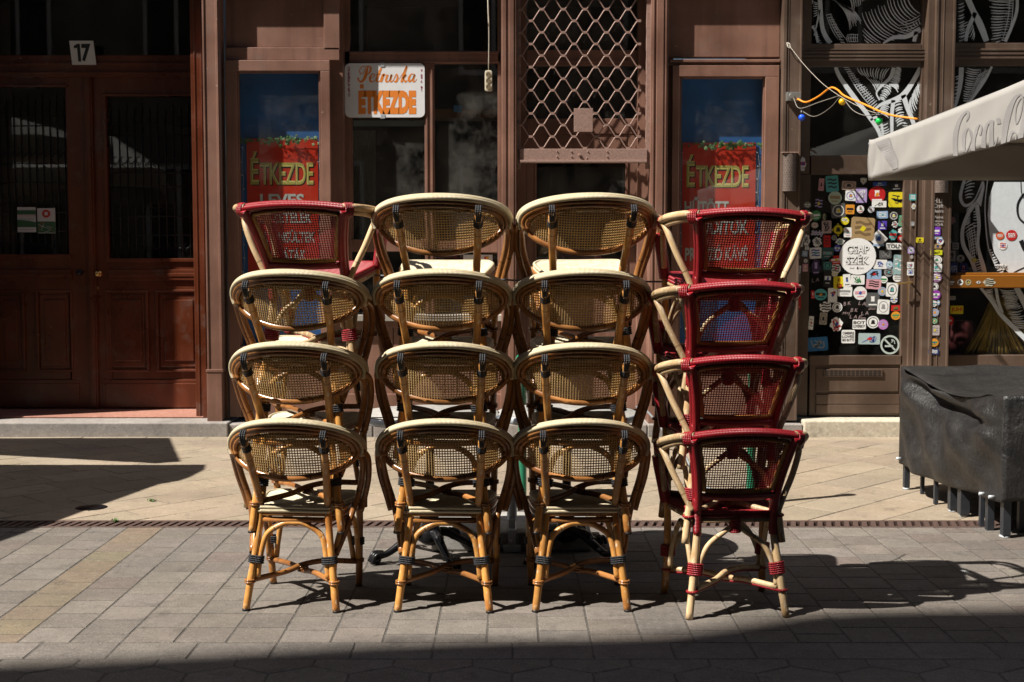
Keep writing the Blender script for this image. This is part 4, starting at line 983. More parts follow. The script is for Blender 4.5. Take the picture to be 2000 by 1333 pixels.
# door
dB = pB('door', [(1556, 1581, 341, 812, 10.785, .06, 500), (1763, 1776, 341, 812, 10.785, .06, 500), (1581, 1763, 695, 713, 10.785, .06, 700), (1581, 1763, 713, 812, 10.80, .06, 760), (1594, 1755, 720, 765, 10.788, .03, 740), (1594, 1757, 771, 790, 10.784, .03, 780), (1594, 1757, 791, 808, 10.782, .03, 800)])
dB['label'] = 'glass bar door covered in stickers'
pB('door_frame', [(1777, 1806, 341, 812, 10.76, .1, 500), (1786, 1789, 341, 812, 10.752, .02, 500)])
m = MB(); m.fb(1581, 1763, 341, 695, 10.83, .004, 520); m.build('pane', M['glass'], dB)
m = MB(); m.fb(1609, 1724, 722, 736, 10.775, .02, 730)
m.build('vent', PB, dB, .002); m = MB()
for k in range(13):
    for j in range(3): m.fb(1612 + k * 8.5, 1618.5 + k * 8.5, 724 + j * 4, 726.2 + j * 4, 10.7735, .002, 730)
m.build('vent_slots', M['black'], dB)
m = MB(); m.fb(1774, 1783, 541, 595, 10.772, .012, 560); a, b = F(1778, 552, 10.77); m.tube([(a, 10.77, b), (a, 10.71, b), (a - .03, 10.70, b), (a - .13, 10.70, b - .01)], .008, 10); m.build('handle', M['brass'], dB, .001)
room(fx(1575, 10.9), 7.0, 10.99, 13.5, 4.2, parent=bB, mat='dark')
m = MB(); m.box(fx(1528, 10.7, 0), 45, 10.60, 11.5, fz(-78, 10.7), 20); m.box(7.5, 45, 10.6, 11.5, 0, fz(-78, 10.7)); m.build('upper_wall', M['facade'], bB)
# wooden counter board along the right window
cbx = MB(); cbx.fb(1846, 2160, 538, 563, 10.70, .12, 550); cbx.fb(1866, 2160, 533, 540, 10.72, .18, 540)
o = cbx.build('window_counter', M['wood'], None, .006); tag(o, 'orange varnished wooden ledge along the bar window with round stickers', 'ledge')
# golden tinsel curtain inside
m = MB(); q = random.Random(4); Yt = 10.92
for k in range(150):
    u = q.random(); tx, tz = F(1950 + q.uniform(-6, 10), 575, Yt); bx_, bz_ = F(1880 + 175 * u, 692, Yt)
    mx2 = tx + (bx_ - tx) * .45; mz2 = bz_ + (tz - bz_) * .45 + .02; yy = Yt + q.uniform(0, .05)
    m.tube([(tx, yy, tz), (mx2, yy - .02, mz2), (bx_, yy - .05, bz_)], q.uniform(.005, .011), 5, sub=3)
tag(m.build('straw_fan', plain('gold_straw', (.6, .38, .08), .4, .3, .4, 10)), 'fan of golden straw inside the lower right bar window', 'decoration')
m = MB(); a, b = F(1868, 672, 11.3); m.lathe([(.0001, .0), (.13, 0), (.16, .12), (.15, .3), (.0001, .31)], (a, 11.35, b - .1), 24); tag(m.build('cushion', flat((.12, .015, .015), .8)), 'dark red round cushion inside the lower right bar window', 'cushion')

# etched drawing in white vinyl on the panes
def clipr(pts, rect):
    return [p for p in pts if rect[0] <= p[0] <= rect[2] and rect[1] <= p[1] <= rect[3]]
Yv = 10.8285
def art(rects, bands, hatches, fills, parent, seed):
    m = MB(); q = random.Random(seed)
    def inr(p): return any(r_[0] <= p[0] <= r_[2] and r_[1] <= p[1] <= r_[3] for r_ in rects)
    def emit(P_, w0, y, mi=0):
        run = []
        for p in P_ + [None]:
            if p is not None and inr(p): run.append(p)
            else:
                if len(run) > 1:
                    stroke(m, [(*F(a, b, y), (w_ if w_ else w0) * y / FPX) for a, b, w_ in run], y, mi, 1)
                run = []
    for bd in bands:
        P_ = [Vector((a, b, w_)) for a, b, w_ in bd]; P_ = [(p.x, p.y, p.z) for p in cr(P_, 10)]; emit(P_, 0, Yv)
    for (a0_, a1_, b0_, b1_, n, bend, wd) in hatches:   # strokes from curve a to curve b
        for k in range(n):
            t = (k + q.uniform(-.15, .15)) / max(n - 1, 1)
            A_ = Vector(a0_).lerp(Vector(a1_), t); B_ = Vector(b0_).lerp(Vector(b1_), t); d = B_ - A_; nrm = Vector((-d.y, d.x)) * bend
            s0, s1 = q.uniform(0, .14), 1 - q.uniform(0, .2); P_ = []
            for i in range(15):
                u = s0 + (s1 - s0) * i / 14; c = A_ + d * u + nrm * (4 * u * (1 - u)); e = math.sin(math.pi * (i + .6) / 15.2)
                P_.append((c.x + q.uniform(-.25, .25), c.y + q.uniform(-.25, .25), wd * (.35 + .75 * e)))
            emit(P_, 0, Yv - .0006)
    for f_ in fills:
        m.add([(F(a, b, Yv)[0], Yv, F(a, b, Yv)[1]) for a, b in f_], [tuple(range(len(f_)))], 0)
    return m.build('etched_drawing', plain('grey_white_vinyl', (.66, .7, .73), .5, 0, .05), parent)
rl_ = [(1585, -30, 1799, 85), (1585, 131, 1799, 303)]
bandsL = [[(1586, -10, 4), (1584, 45, 5), (1592, 60, 5), (1600, 95, 5)], [(1600, -20, 9), (1605, 45, 8), (1612, 70, 9), (1630, 95, 8)], [(1590, 70, 2), (1596, 45, 3), (1601, 20, 4)],
    [(1628, 120, 6), (1640, 150, 8), (1668, 190, 9), (1695, 225, 8), (1718, 262, 7), (1725, 310, 5)], [(1805, 120, 9), (1783, 160, 9), (1764, 186, 11), (1745, 196, 9), (1722, 204, 6), (1706, 216, 4)],
    [(1764, 186, 10), (1772, 210, 9), (1783, 238, 8), (1790, 262, 5)], [(1745, 196, 8), (1742, 225, 7), (1742, 262, 6)], [(1748, 120, 7), (1740, 150, 7), (1722, 168, 5), (1712, 182, 3), (1718, 196, 3)],
    [(1725, 85, 3), (1745, 74, 7), (1770, 72, 8), (1790, 62, 10), (1810, 50, 10)], [(1790, 62, 8), (1782, 95, 7)], [(1700, 235, 4), (1712, 230, 5), (1722, 246, 5), (1726, 280, 4)]]
hatL = [((1612, -8), (1640, 10), (1660, 60), (1685, 52), 11, -.16, 1.8), ((1640, -20), (1680, -25), (1662, 30), (1690, 5), 8, -.2, 1.8), ((1682, 50), (1688, 85), (1728, 88), (1700, 90), 5, .05, 1.7),
    ((1682, 18), (1770, -18), (1742, 84), (1802, 30), 15, .16, 1.9), ((1612, 30), (1640, 82), (1625, 28), (1652, 84), 12, .0, 1.4), ((1614, 28), (1622, 24), (1642, 84), (1654, 78), 4, .05, 1.3), ((1656, 66), (1676, 66), (1656, 84), (1676, 84), 6, .1, 1.3), ((1656, 68), (1656, 82), (1678, 68), (1678, 82), 3, 0, 1.3),
    ((1752, 66), (1800, 30), (1770, 68), (1804, 48), 9, .1, 1.4), ((1756, 44), (1754, 62), (1800, 28), (1800, 46), 4, .08, 1.4), ((1586, 52), (1598, 84), (1592, 50), (1606, 84), 9, .1, 1.3), ((1588, 2), (1588, 32), (1600, 6), (1598, 26), 7, .1, 1.5),
    ((1646, 132), (1700, 214), (1660, 132), (1716, 200), 20, .0, 1.6), ((1650, 132), (1658, 132), (1704, 212), (1714, 200), 3, .04, 1.3), ((1674, 132), (1740, 132), (1690, 150), (1726, 160), 11, .12, 2), ((1690, 150), (1728, 160), (1712, 180), (1724, 170), 7, -.1, 1.8),
    ((1726, 166), (1716, 194), (1742, 178), (1728, 200), 8, -.2, 2.4), ((1748, 132), (1734, 168), (1762, 140), (1754, 182), 13, -.2, 2.6), ((1800, 150), (1778, 190), (1802, 185), (1786, 235), 9, .12, 2.4), ((1746, 204), (1750, 250), (1764, 200), (1770, 240), 9, -.15, 2.6), ((1722, 208), (1708, 226), (1738, 206), (1736, 232), 7, -.2, 2.3),
    ((1790, 240), (1778, 262), (1802, 236), (1802, 262), 7, .1, 2), ((1712, 246), (1728, 290), (1736, 240), (1746, 280), 9, .1, 2), ((1762, 240), (1762, 262), (1774, 240), (1774, 262), 5, .1, 1.6)]
art(rl_, bandsL, hatL, [], fwin, 2)
rr2 = [(1868, -30, 2060, 83), (1848, 130, 2060, 692)]
bandsR = [[(1882, -20, 12), (1900, 20, 11), (1915, 50, 13), (1932, 95, 9)], [(1905, 25, 8), (1890, 60, 7), (1885, 95, 6)], [(1986, -20, 5), (1986, 20, 6), (1975, 55, 6), (1955, 100, 6)], [(1878, 120, 9), (1876, 160, 9), (1868, 200, 6), (1860, 215, 5)], [(1942, 120, 4), (1925, 155, 5), (1900, 190, 6), (1880, 215, 4)],
    [(1884, 350, 6), (1876, 385, 6), (1886, 402, 6), (1905, 390, 5), (1920, 355, 4)], [(1906, 395, 8), (1890, 420, 7), (1880, 450, 7), (1882, 480, 8), (1898, 510, 8), (1906, 535, 7)], [(1908, 400, 8), (1912, 440, 7), (1910, 480, 6), (1920, 520, 9), (1924, 540, 8)], [(1915, 562, 5), (1938, 590, 7), (1955, 615, 8), (1980, 640, 9), (2010, 670, 9)], [(1945, 562, 6), (1950, 590, 6), (1958, 612, 5)], [(1985, 562, 10), (2000, 590, 12), (2012, 620, 10)],
    [(1929, 350, 2), (1924, 400, 2), (1926, 450, 2.5), (1932, 490, 2), (1945, 520, 2)]]
hatR = [((1930, -10), (1936, 84), (1980, -6), (1958, 78), 17, .04, 2.2), ((1968, -5), (1952, 84), (1984, -5), (1966, 84), 18, .05, 1.6), ((1972, -10), (1978, -10), (1955, 84), (1964, 84), 2, -.05, 1.6), ((1870, 10), (1872, 80), (1884, 5), (1886, 74), 11, .1, 1.9), ((1882, 62), (1900, 82), (1898, 30), (1902, 60), 6, .1, 1.6), ((1874, 50), (1874, 82), (1896, 40), (1896, 70), 6, .0, 1.4),
    ((1886, 132), (1880, 196), (1918, 136), (1892, 196), 15, .1, 2.2), ((1906, 150), (1888, 200), (1935, 132), (1905, 180), 12, .02, 1.6), ((1920, 130), (1935, 132), (1885, 205), (1896, 200), 3, 0, 1.5), ((1866, 150), (1862, 205), (1874, 146), (1870, 200), 9, .1, 2),
    ((1884, 360), (1884, 388), (1906, 352), (1902, 386), 6, -.1, 2.4), ((1886, 410), (1882, 440), (1898, 400), (1896, 432), 8, .1, 2.4), ((1884, 450), (1896, 505), (1910, 436), (1908, 500), 12, -.1, 2), ((1888, 446), (1902, 440), (1898, 510), (1908, 505), 4, 0, 1.6), ((1900, 415), (1900, 440), (1910, 410), (1910, 440), 6, .1, 2), ((1900, 512), (1908, 536), (1918, 505), (1922, 534), 7, .0, 1.8), ((1930, 490), (1950, 538), (1938, 488), (1962, 534), 11, .05, 2.6),
    ((1922, 566), (1940, 588), (1940, 564), (1948, 596), 9, .1, 2), ((1952, 566), (1962, 604), (1985, 566), (1996, 600), 13, .1, 2), ((1962, 600), (1980, 636), (1994, 596), (2012, 640), 10, .1, 2)]
fillsR = [[(1942, 356), (1932, 385), (1929, 420), (1933, 460), (1942, 495), (1958, 522), (1974, 536), (2060, 536), (2060, 356)], [(1904, 392), (1922, 356), (1923, 366), (1916, 404)]]
ra = art(rr2, bandsR, hatR, fillsR, rwin, 5)
m = MB()
for bd in ([(2005, 440, 4), (1990, 425, 4), (1988, 400, 5), (2000, 380, 5), (2012, 378, 4)], [(1994, 470, 9), (2004, 490, 9), (2012, 478, 6)], [(1994, 356, 2), (1996, 380, 2), (2006, 396, 2)], [(2008, 520, 2.5), (1990, 528, 3), (1975, 536, 2.5)]):
    stroke(m, [(*F(a, b, Yv - .001), w_ * Yv / FPX) for a, b, w_ in bd], Yv - .001)
m.build('drawing_lines', flat((.01, .01, .012)), rwin)

# stickers -------------------------------------------------------------------
W_, K_, RED, BLU, YEL, GRY, GRN, TEA, PNK, ORG, LIL, TAN, NAV, LBL = (.84, .84, .82), (.015, .015, .017), (.55, .02, .02), (.03, .08, .4), (.75, .62, .02), (.3, .3, .3), (.06, .3, .1), (.1, .42, .42), (.7, .35, .4), (.75, .3, .03), (.45, .35, .65), (.4, .27, .13), (.02, .04, .16), (.3, .45, .65)
def sticker(parent, Y, cx, cy, w_, h_, shape, bgc, ink=K_, txt=None, rot=0, seed=0, name='sticker', deco=None):
    q = random.Random(seed); s_ = Y / FPX; X0, Z0 = F(cx, cy, Y); hw, hh = w_ * s_ / 2, h_ * s_ / 2; m = MB()
    def tr(u, v): return (X0 + u * math.cos(rot) - v * math.sin(rot), Z0 + u * math.sin(rot) + v * math.cos(rot))
    if shape == 'c': pl = [tr(hw * math.cos(t * math.pi / 14), hh * math.sin(t * math.pi / 14)) for t in range(28)]
    elif shape == 'd': pl = [tr(-hw, 0), tr(0, -hh), tr(hw, 0), tr(0, hh)]
    elif shape == 's': pl = [tr(-hw, hh * .8), tr(-hw * .9, -hh * .2), tr(0, -hh), tr(hw * .9, -hh * .2), tr(hw, hh * .8), tr(0, hh)]
    elif shape == 'b': pl = [tr(hw * (1 + .18 * math.sin(t * 1.9 + seed)) * .9 * math.cos(t * math.pi / 10), hh * (1 + .15 * math.cos(t * 2.3)) * .9 * math.sin(t * math.pi / 10)) for t in range(20)]
    else:
        k = min(hw, hh) * .14; pl = [tr(a, b) for a, b in ((-hw + k, -hh), (hw - k, -hh), (hw, -hh + k), (hw, hh - k), (hw - k, hh), (-hw + k, hh), (-hw, hh - k), (-hw, -hh + k))]
    m.prism(pl, Y - .0007, Y, 0); y = Y - .0013
    mats = [flat(bgc), flat(ink)]
    def P2(lst, mi=1, yy=None): m.add([(*[tr(a * hw, b * hh)[0]], yy or y, tr(a * hw, b * hh)[1]) for a, b in lst], [tuple(range(len(lst)))], mi)
    def st(lst, wd, mi=1): stroke(m, [(*tr(a * hw, b * hh), wd * min(hw, hh)) for a, b in lst], y, mi, 3)
    if txt:
        n = len(txt); top = .78 if shape != 'c' else .5; hl = 2 * top / n
        for i, ln in enumerate(txt):
            v1 = top - i * hl - hl * .1; v0 = top - (i + 1) * hl + hl * .1; wu = (.88 if shape != 'c' else .62) * (1 if len(ln) > 2 else .5)
            z0_, z1_ = Z0 + v0 * hh, Z0 + v1 * hh; put_text(m, ln, X0 - wu * hw, X0 + wu * hw, z0_, z1_, y, 1, .03, 0, 0)
    elif deco == 'ring':
        st([(.8 * math.cos(t * .524), .8 * math.sin(t * .524)) for t in range(13)], .12); st([(-.4, -.1), (0, .35), (.4, -.1), (0, -.4), (-.4, -.1)], .22)
    else:
        kind = q.randrange(5)
        if kind == 0:
            for j in range(3): st([(-.7 + .1 * q.random(), .5 - .45 * j), (-.2, .5 - .45 * j + .08), (.2, .5 - .45 * j - .08), (.7, .5 - .45 * j)], .22)
        elif kind == 1:
            st([(.75 * math.cos(t * .524), .75 * math.sin(t * .524)) for t in range(13)], .1); P2([(-.35, -.3), (.35, -.3), (.2, .35), (-.2, .35)])
        elif kind == 2:
            P2([(-.75, -.15), (.75, -.15), (.75, .3), (-.75, .3)]); st([(-.5, -.5), (.5, -.5)], .16)
        elif kind == 3:
            st([(q.uniform(-.7, .7), q.uniform(-.7, .7)) for _ in range(7)], .16); st([(q.uniform(-.7, .7), q.uniform(-.7, .7)) for _ in range(5)], .12)
        else:
            P2([(.4 * math.cos(t * .785) * (1 if t % 2 else .6), .15 + .5 * math.sin(t * .785) * (1 if t % 2 else .7)) for t in range(8)]); st([(-.6, -.65), (.6, -.65)], .2)
        if q.random() < .45:
            mats.append(flat(q.choice([RED, BLU, GRN, ORG, TEA, YEL]))); P2([(-.25, -.1), (.1, -.25), (.3, .1), (0, .3)], 2, y - .0005)
    if shape == 'ring': pass
    return m.build(name, mats, parent)
Z4 = lambda X_, Y_: (1520 + X_ / 5.796, 330 + Y_ / 5.796); Z5 = lambda X_, Y_: (1520 + X_ / 5.796, 500 + Y_ / 5.796)
S4 = [(488, 180, 55, 125, 'r', PNK, K_), (610, 170, 130, 165, 'r', TEA, K_), (800, 190, 145, 90, 'r', (.5, .36, .3), K_), (965, 142, 65, 70, 's', W_, NAV), (1150, 172, 140, 40, 'r', BLU, W_), (1338, 200, 120, 75, 'r', K_, W_),
 (642, 330, 138, 138, 'c', (.5, .62, .48), TAN), (820, 305, 110, 105, 'r', W_, BLU), (940, 300, 115, 155, 'r', LIL, W_), (1118, 292, 172, 170, 'c', RED, W_), (1142, 400, 150, 65, 'r', W_, K_), (1347, 350, 180, 155, 'r', YEL, K_), (330, 410, 75, 65, 'c', GRY, W_),
 (457, 395, 110, 140, 'b', K_, LIL), (680, 475, 150, 150, 'r', (.09, .09, .09), W_), (812, 460, 92, 98, 'r', ORG, K_), (930, 458, 75, 80, 'c', W_, RED), (1052, 462, 65, 65, 'c', W_, BLU), (1178, 522, 115, 75, 'r', LBL, W_), (1308, 532, 95, 95, 'c', (.05, .05, .05), W_), (1405, 590, 75, 110, 'r', (.1, .4, .25), RED),
 (325, 520, 80, 130, 'r', K_, W_), (428, 530, 105, 105, 'c', GRN, W_), (523, 545, 40, 75, 'b', (.35, .32, .2), K_), (755, 590, 85, 80, 'c', YEL, W_), (678, 690, 135, 135, 'd', YEL, K_), (548, 660, 100, 130, 'r', (.5, .38, .36), K_), (955, 680, 245, 235, 'r', TAN, (.2, .13, .06)), (787, 720, 80, 100, 'r', W_, PNK),
 (1180, 640, 90, 90, 'r', (.1, .06, .45), W_), (1322, 630, 70, 70, 'b', W_, K_), (413, 640, 75, 65, 'c', (.5, .4, .3), W_), (233, 700, 70, 55, 'b', GRY, W_), (315, 680, 55, 55, 'c', (.12, .11, .1), GRY), (1135, 795, 195, 195, 'd', W_, LBL), (1300, 750, 90, 120, 'b', TEA, RED), (1398, 705, 85, 75, 'b', W_, K_), (1393, 792, 78, 72, 'c', RED, W_),
 (237, 822, 80, 112, 'r', W_, TAN), (320, 810, 75, 130, 'b', W_, K_), (440, 830, 100, 110, 'b', W_, GRY), (553, 822, 72, 122, 'r', RED, K_), (633, 780, 55, 55, 'c', GRY, K_), (700, 825, 100, 75, 'b', W_, TEA), (668, 902, 72, 72, 'c', (.1, .1, .5), W_),
 (422, 955, 127, 115, 'r', W_, BLU), (557, 960, 125, 125, 'r', (.03, .09, .1), GRY), (325, 900, 40, 38, 'r', W_, GRY), (300, 962, 58, 60, 'r', LBL, W_), (217, 998, 52, 60, 'c', GRY, W_), (310, 1043, 42, 42, 'c', W_, GRY), (655, 1033, 135, 90, 'r', RED, W_), (427, 1110, 100, 180, 'b', (.05, .03, .08), LIL),
 (558, 1098, 95, 90, 'r', (.04, .1, .1), TEA), (650, 1130, 105, 105, 'c', W_, K_), (640, 1190, 65, 60, 'c', (.7, .68, .5), W_), (220, 1142, 65, 85, 'r', W_, BLU), (305, 1122, 55, 80, 'r', PNK, W_), (215, 1235, 65, 72, 'r', GRY, K_), (560, 1245, 85, 180, 'r', K_, W_), (683, 1290, 105, 130, 'r', YEL, RED), (778, 1265, 78, 130, 'r', W_, K_),
 (900, 1257, 142, 100, 'r', W_, GRN), (1085, 1195, 150, 100, 'r', LBL, K_), (1155, 1082, 140, 95, 'r', W_, BLU), (1258, 1085, 75, 75, 'c', LBL, W_), (1360, 1090, 110, 210, 'r', (.3, .45, .45), W_), (1213, 970, 125, 85, 'r', (.1, .1, .1), GRY), (1250, 1172, 95, 95, 'c', GRY, K_), (1350, 1230, 95, 95, 'c', W_, GRY), (1195, 1255, 80, 75, 'c', W_, GRN)]
S5 = [(1080, 320, 155, 105, 'r', PNK, K_), (480, 440, 135, 118, 'c', TEA, K_), (392, 440, 35, 85, 'r', RED, W_), (615, 447, 95, 150, 'r', W_, RED), (755, 405, 150, 100, 'r', W_, GRY), (927, 423, 140, 140, 'c', W_, PNK), (1178, 403, 90, 90, 'c', LBL, ORG), (1288, 385, 120, 145, 'r', W_, K_), (1310, 498, 80, 75, 'b', W_, BLU),
 (1070, 500, 140, 150, 'r', (.1, .1, .1), W_), (1190, 578, 125, 150, 'r', W_, GRY), (1328, 592, 90, 60, 'r', RED, GRN), (1330, 678, 95, 88, 'c', ORG, GRN), (668, 583, 105, 105, 'c', W_, K_), (535, 580, 135, 120, 'b', W_, K_), (510, 712, 78, 125, 'r', (.4, .36, .3), K_), (658, 775, 140, 160, 'b', W_, RED), (372, 760, 50, 140, 'r', W_, K_),
 (1073, 752, 130, 128, 'c', W_, K_), (1187, 778, 105, 105, 'c', (.5, .2, .5), LIL), (1030, 940, 225, 115, 'r', (.4, .5, .5), BLU), (445, 1000, 215, 145, 'r', (.02, .15, .35), GRY), (215, 530, 75, 145, 'r', RED, W_)]
k = 0
for fn, lst in ((Z4, S4), (Z5, S5)):
    for (X_, Y_, w_, h_, sh, bc, ik) in lst:
        k += 1; cx_, cy_ = fn(X_, Y_); yy = 10.829 - .0003 * (k % 5)
        if cx_ < 1580: yy = 10.784
        if cx_ > 1763: continue
        sticker(dB, yy, cx_, cy_, w_ / 5.3, h_ / 5.3, sh, bc, ik, seed=k, rot=random.Random(k).uniform(-.09, .09))
bs = sticker(dB, 10.8265, *Z4(900, 992), 72, 71, 'c', (.88, .88, .87), W_, deco='none', seed=3)
# replace plain decoration of the big round one by its lettering
m = MB(); Yb = 10.8235
cxx, czz = F(*Z4(900, 992), Yb); R_ = 36 * Yb / FPX
m.add([(cxx + R_ * .99 * math.cos(t * .1963), Yb + .0012, czz + R_ * .99 * math.sin(t * .1963)) for t in range(32)], [tuple(range(32))], 0)
def b4(X_, Y_): return F(*Z4(X_, Y_), Yb)
for ln, x0_, x1_, y0_, y1_ in (('CSAP', 770, 1030, 868, 962), ('SZÉK', 762, 1030, 970, 1085)):
    a = b4(x0_, y1_); c = b4(x1_, y0_); put_text(m, ln, a[0] + .002, c[0] + .002, a[1] - .002, c[1] - .002, Yb, 1, .055); put_text(m, ln, a[0], c[0], a[1], c[1], Yb - .001, 0, .01)
a = b4(888, 1138); c = b4(912, 1108); put_text(m, '&', a[0], c[0], a[1], c[1], Yb, 1, .02)
for x0_ in (812, 920): a = b4(x0_, 1134); c = b4(x0_ + 52, 1112); put_text(m, 'beer', a[0], c[0], a[1], c[1], Yb, 2)
o = m.build('round_shop_sticker', [flat((.88, .88, .87)), flat(K_), flat(GRY)], dB); bpy.data.objects.remove(bs)
sticker(dB, 10.827, *Z4(1328, 878), 37, 12.5, 'r', W_, K_, ['TOLNI']); sticker(dB, 10.827, *Z5(917, 777), 26, 18.5, 'r', W_, K_, ['BOT', 'LOVERBOY'])
sticker(dB, 10.827, *Z5(792, 915), 26, 26, 'r', W_, K_, ['OMBRE', 'LOVES', 'BIG BUTTS'], rot=0); 
m = MB(); a = F(*Z4(370, 770), 10.827); c = F(*Z4(520, 695), 10.827); put_text(m, 'Sticky', a[0], c[0], a[1], c[1], 10.827, 0, .06, .2); m.build('sticker', flat((.55, .5, .62)), dB)
m = MB(); q = random.Random(11)
for X_, Y_, s_ in ((780, 540, RED), (860, 615, PNK), (950, 540, W_), (850, 690, PNK), (980, 650, W_), (770, 655, RED), (950, 700, W_), (1060, 590, GRY), (420, 275, GRY)):
    a = F(*Z5(X_ - 42, Y_ + 20), 10.828); c = F(*Z5(X_ + 42, Y_ - 20), 10.828); put_text(m, q.choice(['M+J', 'Eva', 'Zsolt', 'B K', 'L A', '2022']), a[0], c[0], a[1], c[1], 10.828, 0, .0, .2, q.uniform(-.2, .2))
m.build('marker_writing', flat((.4, .3, .3)), dB)
# no smoking sign
m = MB(); Yk = 10.827; cx_, cz_ = F(*Z5(1265, 1008), Yk); r_ = 17 * Yk / FPX
stroke(m, [(cx_ + r_ * math.cos(t * .2618), cz_ + r_ * math.sin(t * .2618), .016) for t in range(25)], Yk, 0, 2); stroke(m, [(cx_ - r_ * .68, cz_ + r_ * .68, .014), (cx_ + r_ * .68, cz_ - r_ * .68, .014)], Yk)
m.add([(cx_ + a * r_, Yk - .0008, cz_ + b * r_) for a, b in ((-.6, -.25), (.35, -.25), (.35, -.05), (-.6, -.05))], [(0, 1, 2, 3)]); stroke(m, [(cx_ + .1 * r_, cz_ + .25 * r_, .006), (cx_ + .3 * r_, cz_ + .4 * r_, .006), (cx_ + .15 * r_, cz_ + .6 * r_, .006), (cx_ + .45 * r_, cz_ + .5 * r_, .006), (cx_ + .55 * r_, cz_ + .1 * r_, .006)], Yk)
m.build('no_smoking_sticker', flat((.5, .58, .54)), dB)
# stickers on the posts and the right window
Z6 = lambda X_, Y_: (1750 + X_ / 3.332, 340 + Y_ / 3.332)
S6 = [(109, 152, 45, 40, 'r', TEA, W_, 10.753), (115, 212, 30, 40, 'b', W_, GRY, 10.753), (108, 325, 25, 28, 'r', GRY, W_, 10.753), (98, 497, 42, 42, 'r', LIL, W_, 10.753), (102, 541, 22, 26, 'c', GRY, W_, 10.753), (94, 595, 44, 42, 'r', W_, LBL, 10.753), (94, 641, 44, 40, 'r', W_, BLU, 10.753), (155, 431, 50, 33, 'r', YEL, K_, 10.688),
 (264, 373, 50, 55, 'r', (.2, .05, .5), W_, 10.654), (270, 418, 60, 18, 'r', LBL, ORG, 10.654), (288, 440, 44, 44, 'c', W_, BLU, 10.653), (271, 474, 52, 40, 'c', TAN, K_, 10.654), (263, 512, 76, 32, 'r', (.65, .65, .02), K_, 10.654), (264, 560, 70, 56, 'c', W_, GRY, 10.654), (262, 612, 74, 54, 'r', W_, TEA, 10.654), (266, 674, 64, 64, 'c', (.3, .15, .3), W_, 10.654), (251, 734, 50, 50, 'c', W_, K_, 10.654), (259, 787, 62, 62, 'c', (.3, .05, .4), W_, 10.654),
 (246, 845, 45, 45, 'b', W_, GRY, 10.654), (276, 838, 20, 36, 'b', LBL, W_, 10.653), (252, 902, 55, 52, 'c', LBL, ORG, 10.654), (250, 958, 42, 38, 'c', GRN, W_, 10.654), (252, 1018, 62, 66, 'r', (.5, .42, .42), GRY, 10.654), (248, 1098, 58, 52, 'c', ORG, GRN, 10.654), (245, 1157, 70, 36, 'r', NAV, W_, 10.654)]
pil = [o for o in bpy.data.objects if o.parent == bB and o.name.startswith('pilaster')][1]
for j, (X_, Y_, w_, h_, sh, bc, ik, yy) in enumerate(S6): sticker(pil, yy, *Z6(X_, Y_), w_ / 3.332, h_ / 3.332, sh, bc, ik, seed=200 + j)
m = MB()
for ln, y0_, y1_ in (('H.U.', 162, 188), ('Craft', 195, 220), ('Beers', 230, 252), ('Vienna', 272, 290), ('Adminton', 300, 314), ('SÖR', 320, 338)):
    a = F(*Z6(246, y1_), 10.6525); c = F(*Z6(308, y0_), 10.6525); put_text(m, ln, a[0], c[0], a[1], c[1], 10.6525, 0, .0, .05)
m.build('chalk_writing', flat((.55, .52, .5)), pil)
S7 = [(440, 612, 50, 60, 'r', NAV, PNK, None), (358, 535, 58, 70, 'r', GRY, K_, None), (420, 552, 52, 50, 'c', GRY, K_, None), (388, 470, 42, 44, 'r', GRY, K_, None), (348, 440, 38, 44, 'b', GRY, K_, None), (360, 303, 56, 56, 'b', (.3, .1, .12), GRY, None), (396, 885, 84, 54, 'r', YEL, RED, ['JUH!']), (677, 402, 55, 52, 'c', (.65, .1, .02), W_, ['MEDEATH']), (752, 400, 72, 70, 'c', RED, W_, ['FIDEATH']),
 (695, 467, 56, 54, 'c', W_, RED, None), (508, 562, 40, 36, 'b', (.5, .55, .1), PNK, None), (363, 808, 50, 26, 'r', (.3, .35, .33), GRY, None), (688, 606, 82, 46, 'b', W_, K_, ['ESPAÑA'])]
for j, (X_, Y_, w_, h_, sh, bc, ik, tx) in enumerate(S7): sticker(rwin, 10.8265, *Z6(X_, Y_), w_ / 3.332, h_ / 3.332, sh, bc, ik, tx, seed=300 + j)
sticker(rwin, 10.8265, *Z6(362, 622), 24, 24.5, 'r', (.02, .07, .3), W_, ['WiFi'], name='sticker')
m = MB(); a, b = F(*Z6(342, 955), 10.826); r_ = 10 * 10.8 / FPX
m.add([(a + r_ * math.cos(t * .2618), 10.826, b + r_ * math.sin(t * .2618)) for t in range(24)], [tuple(range(24))], 0)
for u, v in ((.6, .14), (.14, .6)): m.add([(a - u * r_, 10.8252 - v * .001, b - v * r_), (a + u * r_, 10.8252 - v * .001, b - v * r_), (a + u * r_, 10.8252 - v * .001, b + v * r_), (a - u * r_, 10.8252 - v * .001, b + v * r_)], [(0, 1, 2, 3)], 1)
m.build('red_cross_sticker', [flat(RED), flat(W_)], rwin)
for j, (X_, sh, bc) in enumerate(((361, 'r', (.15, .1, .06)), (418, 'c', W_), (470, 'c', (.4, .33, .2)), (537, 'b', W_), (607, 'b', (.55, .52, .4)))):
    sticker(bpy.data.objects['window_counter'], 10.699, *Z6(X_, 706), (14, 12, 12, 10, 25)[j], (14, 12, 12, 6, 17)[j], sh, bc, K_ if j else W_, seed=400 + j)
sticker(pB('stile_patch', [(1566, 1573, 300, 338, 10.78, .004, 320)]), 10.779, 1568, 321, 13, 30, 'b', W_, (.4, .05, .2), seed=77)

